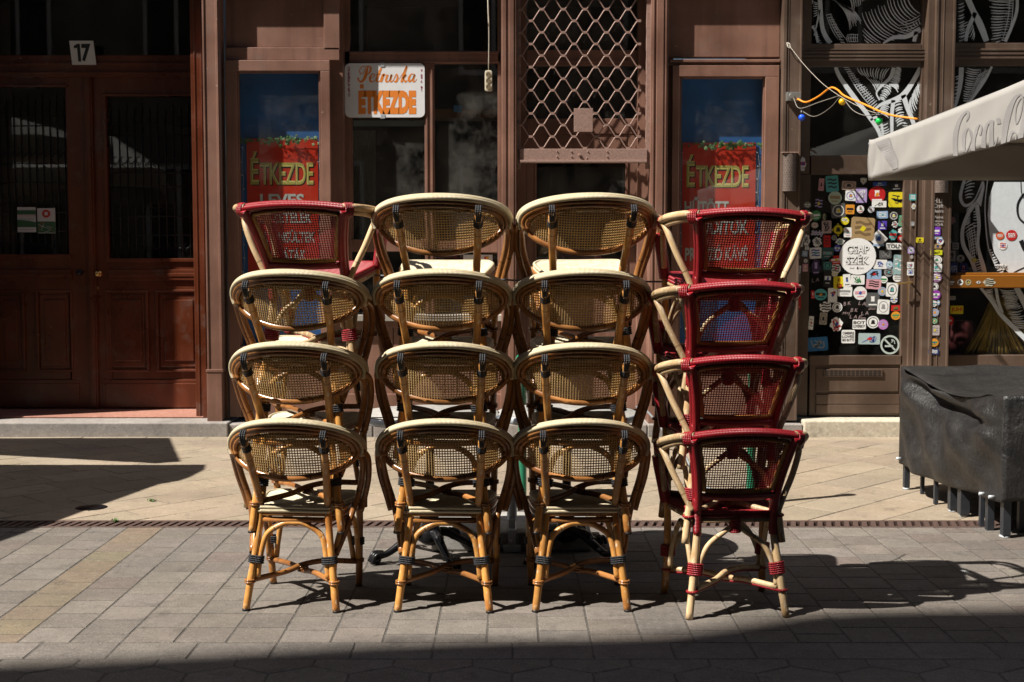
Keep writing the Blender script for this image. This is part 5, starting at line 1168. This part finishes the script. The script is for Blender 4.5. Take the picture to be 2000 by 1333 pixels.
# wall fittings: cable box, eye hook, cord, bulbs, perforated ash tubes
def ash(px, py0, py1, Y, lab):
    t = empty('ash_tube', (0, 0, 0), 0, lab, 'ashtray', 'perforated ash tubes on the bar pilasters'); a = fx(px, Y, py0); z0, z1 = fz(py1, Y), fz(py0, Y); r = .055
    m = MB(); n = 26; nz = 20; vs = []
    for j in range(nz + 1):
        for k in range(n): an = math.pi + math.pi * k / (n - 1); vs.append((a + r * math.cos(an), Y + .0 + r * .8 * math.sin(an), z0 + (z1 - z0) * j / nz))
    m.add(vs, [(j * n + k, j * n + k + 1, (j + 1) * n + k + 1, (j + 1) * n + k) for j in range(nz) for k in range(n - 1)], 0, None, None, True)
    m.build('tube', M['ash'], t); h = MB(); q = random.Random(int(px))
    for j in range(1, 16):
        for k in range(7):
            an = math.pi + math.pi * (k + .5 + (j % 2) * .5) / 8; zc_ = z0 + (z1 - z0) * j / 16.2; u = Vector((-math.sin(an), math.cos(an) * .8, 0)) * .004; c = Vector((a + (r + .0008) * math.cos(an), Y + (r + .001) * .8 * math.sin(an), zc_))
            h.add([c - u, c - Vector((0, 0, .004)), c + u, c + Vector((0, 0, .004))], [(0, 1, 2, 3)])
    h.build('hole_pattern', M['black'], t)
    c = MB(); c.prism([(a - r - .012, z1), (a + r + .012, z1), (a + r + .012, z1 + .008), (a - r - .012, z1 + .008)], Y - r * .85, Y + .01); c.build('lid', M['gridiron'], t, .002)
ash(1542, 300, 374, 10.65, 'perforated metal ash tube on the pilaster left of the bar door')
ash(1840, 300, 377, 10.65, 'perforated metal ash tube on the pilaster half hidden by the parasol')
Yx = 10.60; m = MB(); m.fb(1537, 1565, 180, 197, Yx, .05, 190); a, b = F(1546, 188, Yx); m.tube([(a, Yx - .012, b), (a, Yx, b)], .022, 14, sub=1)
tag(m.build('cable_clamp', plain('aluminium', (.4, .4, .38), .4, .8), None, .003), 'grey metal cable clamp box on the pilaster by the bulbs', 'clamp')
fp = lambda px, py, Y: (fx(px, Y, py), Y, fz(py, Y))
m = MB(); e = [fp(1540, 88, 10.62), fp(1578, 135, 10.4), fp(1625, 178, 10.1), fp(1700, 218, 9.7), fp(1780, 232, 9.35)]
m.tube(e, .002, 6); m.tube([fp(1537, 84, 10.65), fp(1539, 92, 10.63), fp(1545, 94, 10.62), fp(1542, 86, 10.62), fp(1537, 84, 10.65)], .004, 6)
tag(m.build('guy_wire', flat((.45, .4, .33))), 'thin guy wire from the pilaster hook out to the parasol', 'wire')
m = MB(); m.tube([fp(1558, 194, 10.58), fp(1575, 200, 10.5), fp(1600, 188, 10.35), fp(1622, 172, 10.15), fp(1636, 176, 10.05), fp(1650, 188, 9.95), fp(1690, 205, 9.75), (*F(1735, 224, 9.5), 0)][:-1] + [fp(1735, 224, 9.5), fp(1792, 233, 9.3)], .0075, 9)
tag(m.build('extension_cord', flat((.85, .28, .02), .4)), 'bright orange extension cord hung between the pilaster and the parasol', 'cord')
bs_ = empty('bulb_string', (0, 0, 0), 0, 'string of small blue, yellow and green globe bulbs before the bar window', 'light string')
m = MB(); m.tube([fp(1550, 192, 10.58), fp(1562, 212, 10.5), fp(1600, 200, 10.35), fp(1640, 187, 10.05)], .0035, 6); m.tube([fp(1564, 216, 10.5), fp(1590, 228, 10.35), (fp(1620, 212, 10.2)), fp(1640, 190, 10.05)], .003, 6)
m.tube([fp(1646, 190, 10.0), fp(1665, 215, 9.9), fp(1690, 226, 9.8), fp(1715, 222, 9.65)], .003, 6); m.build('wire', flat((.2, .18, .15)), bs_)
for px, py, Y, c in ((1566, 230, 10.48, (.02, .1, .75)), (1645, 199, 10.02, (.8, .45, .01)), (1717, 237, 9.68, (.01, .5, .08))):
    m = MB(); x_, y_, z_ = fp(px, py, Y); m.ball((x_, y_, z_), .027, 14, 0); o = m.build('bulb', plain('lacquered_bulb', c, .12), bs_)
    m = MB(); m.lathe([(.0001, .06), (.012, .06), (.014, .022), (.012, .02)], (x_, y_, z_), 12); m.build('holder', M['black'], o)

# ================================================================== parasol at the right
pr = empty('parasol', (4.35, 7.0, 0), 0, 'large off-white parasol with grey Coca-Cola script on its valance', 'parasol')
C0 = Vector((2.575, 9.3, 0)); C1 = Vector((2.345, 5.35, 0)); dW = Vector((4.0, 0, 0)); zt, zb, za = 2.325, 2.045, 3.1
ap_ = (C0 + C1) / 2 + dW / 2; fab = MB(); off = Vector((4.35, 7.0, 0))
def ruckf(t, v, seed=0): return (.012 * math.sin(t * 95 + 3 * v + seed) * max(0, 1 - t / .16) * v + .004 * v * math.sin(t * 33 + 6 * v)) * 1.6
def canv(a, b, nseg=60, seed=0, top=None):
    q = random.Random(seed); vs = []
    n = Vector((b - a).normalized()); nr = Vector((n.y, -n.x, 0))
    for i in range(nseg + 1):
        t = i / nseg; p = a.lerp(b, t); scal = .012 * math.sin(t * 40 + seed) * (abs(t - .5) * 2) ** 3
        dent = -.02 * math.exp(-(t / .02) ** 2)
        for j in range(9):
            v = j / 8; ruck = ruckf(t, v, seed) / 1.6
            w2 = p + nr * (ruck * 1.6) ; zz = zt + (zb - zt) * v - .03 * math.sin(math.pi * t) * (1 - v) * .5 + (.012 * math.exp(-t / .02) * (1 - v))
            vs.append((w2.x - off.x, w2.y - off.y, zz))
    fs = [(i * 9 + j, (i + 1) * 9 + j, (i + 1) * 9 + j + 1, i * 9 + j + 1) for i in range(nseg) for j in range(8)]
    return vs, fs
crn = [C0, C1, C1 + dW, C0 + dW]
vm = MB()
for k in range(4): vs, fs = canv(crn[k], crn[(k + 1) % 4], 110, k); vm.add(vs, fs, 0, None, None, True)
mcan = plain('off_white_canvas', (.47, .455, .43), .75, 0, .05, 5, .05)
nt_ = mcan.node_tree; b_ = nt_.nodes['Principled BSDF']; tl_ = nt_.nodes.new('ShaderNodeBsdfTranslucent'); tl_.inputs[0].default_value = (.55, .48, .40, 1); ms_ = nt_.nodes.new('ShaderNodeMixShader'); ms_.inputs[0].default_value = .34
L(nt_, b_.outputs[0], ms_.inputs[1]); L(nt_, tl_.outputs[0], ms_.inputs[2]); L(nt_, ms_.outputs[0], nt_.nodes['Material Output'].inputs[0])
def solid(o, t): s_ = o.modifiers.new('thickness', 'SOLIDIFY'); s_.thickness = t; s_.offset = 0
o = vm.build('valance', mcan, pr); solid(o, .002)
rf = MB()
for k in range(4):
    a, b = crn[k], crn[(k + 1) % 4]; n = 16; vs = []
    for i in range(n + 1):
        for j in range(n + 1):
            u = i / n; v = j / n; p = a.lerp(b, v).lerp(ap_, u); z = zt + (za - zt) * u - .05 * math.sin(math.pi * u) * math.sin(math.pi * v) - .03 * math.sin(math.pi * v) * (1 - u) * .5
            vs.append((p.x - off.x, p.y - off.y, z))
    rf.add(vs, [(i * (n + 1) + j, i * (n + 1) + j + 1, (i + 1) * (n + 1) + j + 1, (i + 1) * (n + 1) + j) for i in range(n) for j in range(n)], 0, None, None, True)
o = rf.build('canopy', mcan, pr); solid(o, .002)
m = MB(); A_ = ap_ - off
m.tube([(A_.x, A_.y, .05), (A_.x, A_.y, za)], .03, 14, sub=1); m.build('pole', M['steel'], pr)
m = MB()
for k in range(4):
    c = crn[k] - off; m2 = MB(); m2.tube([(c.x, c.y, zt - .02), (A_.x, A_.y, za - .06)], .012, 8, sub=1); m2.tube([((c.x + A_.x) / 2, (c.y + A_.y) / 2, (zt + za) / 2 - .05), (A_.x, A_.y, 2.0)], .01, 8, sub=1); m2.build('rib', M['steel'], pr)
m = MB(); m.box(A_.x - .35, A_.x + .35, A_.y - .35, A_.y + .35, .003, .09); m.build('base', M['concrete'], pr, .01)
# script on the valance (unprojected onto the valance plane)
n_ = Vector(((C0 - C1).y, -(C0 - C1).x, 0)).normalized()
if n_.x > 0: n_ = -n_
def onval(zx, zy):
    d = ray(1640 + zx / 5.333, 130 + zy / 5.333); t = (C0 - Vector((0, 0, 0))).dot(n_) / d.dot(n_); return Vector((d.x * t, d.y * t, H + d.z * t)), t
lt = MB(); dirv = (C1 - C0).normalized()
def vstroke(lst):
    Pp = cr([Vector(p) for p in lst], 5) if len(lst) > 2 else [Vector(p) for p in lst]; vs = []
    for i, p in enumerate(Pp):
        a = Pp[max(i - 1, 0)]; b = Pp[min(i + 1, len(Pp) - 1)]; d = Vector((b.x - a.x, b.y - a.y)).normalized(); nn_ = Vector((-d.y, d.x)) * p.z / 2
        for s_ in (1, -1):
            w3, t = onval(p.x + nn_.x * s_, p.y + nn_.y * s_); w3.z = min(max(w3.z, zb + .004), zt - .03); tt_ = (w3 - C0).dot(dirv) / (C1 - C0).length; vv_ = (zt - w3.z) / (zt - zb); nr_ = Vector((dirv.y, -dirv.x, 0)); w3 = w3 + nr_ * ruckf(tt_, vv_) + n_ * (.004 + .008 * max(0, 1 - tt_ / .2)); vs.append(tuple(w3 - off))
    lt.add(vs, [(2 * i, 2 * i + 1, 2 * i + 3, 2 * i + 2) for i in range(len(Pp) - 1)])
for s_ in ([(1325, 572, 8), (1345, 520, 26), (1342, 472, 24), (1300, 500, 26), (1255, 570, 40), (1220, 690, 44), (1203, 820, 46), (1203, 935, 50)],
    [(1338, 640, 14), (1300, 700, 34), (1290, 800, 38), (1305, 890, 26)], [(1335, 640, 12), (1370, 680, 14), (1375, 760, 14), (1355, 840, 14), (1325, 895, 14)], [(1345, 640, 10), (1360, 720, 10), (1385, 778, 12), (1420, 740, 10), (1445, 680, 10)],
    [(1478, 715, 24), (1488, 640, 20), (1465, 605, 16), (1435, 650, 32), (1412, 750, 38), (1408, 880, 42)], [(1600, 572, 18), (1560, 590, 26), (1525, 680, 38), (1505, 850, 42)], [(1600, 560, 42), (1588, 700, 40), (1575, 845, 44)], [(1590, 850, 10), (1622, 800, 10), (1645, 732, 8)],
    [(1645, 573, 58), (1682, 567, 58)], [(1895, 285, 14), (1835, 330, 36), (1780, 440, 54), (1735, 590, 58), (1712, 720, 58), (1705, 820, 56)], [(1895, 285, 14), (1908, 360, 14), (1885, 500, 16), (1850, 592, 16), (1828, 560, 14), (1838, 440, 12), (1880, 345, 12), (1930, 310, 12)],
    [(1835, 682, 16), (1795, 690, 34), (1772, 770, 36), (1770, 800, 30)], [(1835, 682, 14), (1855, 730, 16), (1850, 790, 16)], [(1990, 180, 20), (1950, 400, 50), (1925, 600, 54), (1905, 760, 54)], [(2080, 560, 20), (2020, 600, 40), (1990, 700, 46)], [(2090, 540, 46), (2070, 660, 46), (2050, 700, 46)]):
    vstroke(s_)
vstroke([(440, 730, 150), (470, 800, 140), (520, 900, 110), (560, 1000, 90), (580, 1070, 70)])
lt.build('script_lettering', plain('grey_print', (.25, .24, .235), .8, 0, .05), pr)

# inferred parasol and added canopy left of the frame, outlined from their pavement shadows
def shade(name, shadow, z, lab, pole):
    P_ = [Vector((x_ - .75 * z, y_ - .34 * z, z)) for x_, y_ in shadow]; c = sum(P_, Vector()) / len(P_); t = empty(name, (c.x, c.y, 0), 0, lab, 'parasol')
    m = MB(); n = len(P_); ap2 = c + Vector((0, 0, .55)); vs = []; q0 = Vector((c.x, c.y, 0))
    for k in range(n):
        a, b = P_[k], P_[(k + 1) % n]; m.add([a - q0, b - q0, ap2 - q0], [(0, 1, 2)]); m.add([a - q0, b - q0, b - q0 - Vector((0, 0, .22)), a - q0 - Vector((0, 0, .22))], [(0, 1, 2, 3)])
    o = m.build('canopy', mcan, t); solid(o, .002)
    m = MB(); m.tube([(0, 0, .05), (0, 0, z + .5)], .03, 12, sub=1); m.build('pole', M['steel'], t); m = MB(); m.box(-.35, .35, -.35, .35, .003, .09); m.build('base', M['concrete'], t, .01)
    for k in range(n):
        m = MB(); m.tube([P_[k] - q0 - Vector((0, 0, .02)), (0, 0, z + .48)], .012, 8, sub=1); m.build('rib', M['steel'], t)
gA = G(402, 908); gB = G(-10, 1062)
shade('parasol', [(gA[0], gA[1]), G(400, 917), G(372, 932), G(352, 939), G(322, 942), (gB[0], gB[1]), (gB[0] - .6, gB[1] - 2.6), (gB[0] - 3.4, gB[1] - 2), (-5.6, gA[1] - .02)], 2.5, 'off-white parasol standing left of the view, shading the buff slabs', None)
g1, g2, g3 = G(326, 859), G(353, 902), G(0, 884)
shade('parasol', [(g1[0], 10.5), (g2[0], g2[1]), (g3[0], g3[1]), (-6.4, 9.9), (-6.6, 10.48)], 2.75, 'added off-white canopy left of the view, shaped to shade the slabs near the street door', None)  # unseen canopy added here, its outline projected back from the shadow

# ================================================================== covered tables
ct = empty('covered_furniture', (2.5, 6.75, 0), 0, 'stacked terrace tables under a black tarpaulin in front of the bar', 'covered furniture')
o3 = Vector((2.5, 6.75, 0)); cn = [Vector((2.50, 8.2, 0)), Vector((2.595, 6.70, 0)), Vector((4.1, 6.72, 0)), Vector((4.1, 8.25, 0))]
cv = MB(); N = 44; q = random.Random(8)
def topz(u, v):   # u along depth (0 far .. 1 near), v to the right
    z = .79 - .025 * u + .0 * v
    z -= .085 * math.sin(math.pi * u) * math.exp(-v * 3.0) - .012 * math.sin(13 * v + 3 * u) * math.sin(math.pi * u) + .03 * math.sin(math.pi * min(1, v * 2)) * math.sin(math.pi * u)
    z += .015 * math.exp(-((u - .86) / .05) ** 2) * math.exp(-v * 4) + .006 * math.sin(9 * u + 4 * v) + .004 * math.sin(23 * v + 5 * u)
    return z
vs = []
for i in range(N + 1):
    for j in range(N + 1):
        u, v = i / N, j / N; p = cn[0].lerp(cn[1], u).lerp(cn[3].lerp(cn[2], u), v); vs.append((p.x - o3.x, p.y - o3.y, topz(u, v)))
cv.add(vs, [(i * (N + 1) + j, (i + 1) * (N + 1) + j, (i + 1) * (N + 1) + j + 1, i * (N + 1) + j + 1) for i in range(N) for j in range(N)], 0, None, None, True)
def skirt(a, b, ft, nrm, hem, nn=70, mm=26, seed=0):
    vs = []
    for i in range(nn + 1):
        t = i / nn; p = a.lerp(b, t); zt_ = ft(t)
        for j in range(mm + 1):
            v = j / mm; z = zt_ + (hem(t) - zt_) * v
            if seed == 1:  # the side facing the camera's left: deep fold under the top edge
                zf = -.0 + .85 * t; fold = .10 * math.exp(-((v - (.05 + .26 * t)) / .06) ** 2) * math.sin(math.pi * min(1, t * 1.02)) ** .6
                bul = .03 * math.sin(math.pi * v) + .026 * math.sin(7 * t + 6 * v) + .016 * math.sin(19 * t - 9 * v) + .012 * abs(math.sin(12 * t + 2 * v)) ** 6 * (1 - v) + .006 * math.sin(31 * t + 13 * v) * v
            else: fold = 0; bul = .025 * math.sin(math.pi * v) + .01 * math.sin(9 * t + 5 * v) + .006 * math.sin(27 * t - 8 * v)
            e = min(1, 12 * t, 12 * (1 - t)); w3 = p + nrm * (bul * e - fold * e); vs.append((w3.x - o3.x, w3.y - o3.y, z))
    cv.add(vs, [(i * (mm + 1) + j, i * (mm + 1) + j + 1, (i + 1) * (mm + 1) + j + 1, (i + 1) * (mm + 1) + j) for i in range(nn) for j in range(mm)], 0, None, None, True)
skirt(cn[0], cn[1], lambda t: topz(t, 0), Vector((-1, -.08, 0)), lambda t: .165 + .03 * t - .035 * math.sin(math.pi * t) * .6, seed=1)
skirt(cn[1], cn[2], lambda t: topz(1, t), Vector((0, -1, 0)), lambda t: .2 + .01 * math.sin(8 * t), seed=2)
skirt(cn[2], cn[3], lambda t: topz(1 - t, 1), Vector((1, 0, 0)), lambda t: .2, seed=3); skirt(cn[3], cn[0], lambda t: topz(0, 1 - t), Vector((0, 1, 0)), lambda t: .18, seed=4)
mt, ntt, bb = newmat('black_tarpaulin'); nz = noise(ntt, 6, 8, coords(ntt, (1, 1, 1.6)), .68, .35); n2 = noise(ntt, 60, 5, coords(ntt, (1, 1, .5)), .6)
L(ntt, ramp(ntt, nz.outputs[0], [(.35, (.009, .009, .0095)), (.62, (.02, .0185, .0175)), (.8, (.045, .038, .033))]), bb.inputs['Base Color']); L(ntt, ramp(ntt, nz.outputs[0], [(.3, (.34,) * 3), (.7, (.58,) * 3)]), bb.inputs['Roughness'])
bump(ntt, bb, mix(ntt, .35, nz.outputs[0], n2.outputs[0]), .9, .02)
o = cv.build('tarpaulin', mt, ct); solid(o, .0025)
for px, py in ((1765, 909), (1911, 966), (1928, 973)):
    a, b = F(px, py, 8.15 if px < 1800 else (7.05 if px < 1920 else 6.9)); 
m = MB()
for t, zz in ((.03, .19), (.86, .195), (.94, .2)):
    p = cn[0].lerp(cn[1], t) - o3; m.tube([(p.x - .035, p.y, zz + .012), (p.x - .005, p.y, zz + .012)], .009, 10, sub=1)
m.build('rivet', M['steel'], ct)
lgm = plain('anthracite_leg', (.022, .025, .031), .45)
for i, (px0, px1, py, gl) in enumerate([(1760, 1772, 957, 1), (1799, 1807, 966, 0), (1821, 1830, 986, 0), (1830, 1846, 1001, 1), (1848, 1868, 1011, 1), (1892, 1902, 1030, 0), (1922, 1937, 1037, 0), (1938, 1955, 1052, 1), (1957, 1967, 1050, 1), (1990, 2003, 1040, 0), (2020, 2034, 1052, 1)]):
    a = G(px0, py); b = G(px1, py); m = MB(); w3 = b[0] - a[0]; h0 = .014 if gl else 0
    sh = max(0, 2.5 + (8.2 - a[1]) * .0633 + .02 - a[0]) if px0 < 1990 else 0; a = (a[0] + sh, a[1]); b = (b[0] + sh - .004, b[1])
    m.box(a[0] - o3.x, b[0] - o3.x, a[1] - o3.y, a[1] - o3.y + w3, h0, .32); o = m.build('leg', lgm, ct, .002)
    if gl:
        m = MB(); c = ((a[0] + b[0]) / 2 - o3.x, a[1] - o3.y + w3 / 2); m.lathe([(.0001, 0), (.022, 0), (.024, .004), (.02, .011), (.008, .013), (.008, .02)], (c[0], c[1], 0), 14); m.build('glide', M['steel'], o)
m = MB()
for a_, b_2 in (((2.62, 7.2), (3.9, 7.2)), ((2.62, 7.7), (3.9, 7.7))): m.box(a_[0] - o3.x, b_2[0] - o3.x, a_[1] - o3.y, a_[1] + .04 - o3.y, .22, .26)
m.build('under_rail', lgm, ct)

# ================================================================== the house across the street (behind the camera)
ob = empty('opposite_building', (0, -2.5, 0), 0, 'plastered apartment house across the street whose roof shades the near paving', 'building')
prof = []
for px, py in ((-400, 1330), (0, 1296), (400, 1277), (650, 1262), (900, 1250), (1280, 1240), (1400, 1226), (1560, 1199), (1700, 1192), (2000, 1186), (2300, 1184)):
    gx, gy = G(px, py); h = (gy + 2.5) / .34; prof.append((gx - .75 * h, h))
prof = [(-45, 20.0)] + prof + [(prof[-1][0] + 3, prof[-1][1]), (45, prof[-1][1])]
m = MB(); m.prism([(-45, 0)] + prof + [(45, 0)], -8.5 + 2.5, 0.0); m.build('wall', M['facade'], ob)
for fl in range(5):
    for k in range(14):
        m = MB(); x0 = -32 + k * 3.1; z0 = 1.2 + fl * 3.7; m.box(x0, x0 + 1.3, .002, .06, z0, z0 + 2.1); w_ = m.build('window', M['white'], ob)
        m = MB(); m.box(x0 + .08, x0 + .61, .061, .064, z0 + .1, z0 + 2.0); m.box(x0 + .69, x0 + 1.22, .061, .064, z0 + .1, z0 + 2.0); m.build('pane', M['dark'], w_)
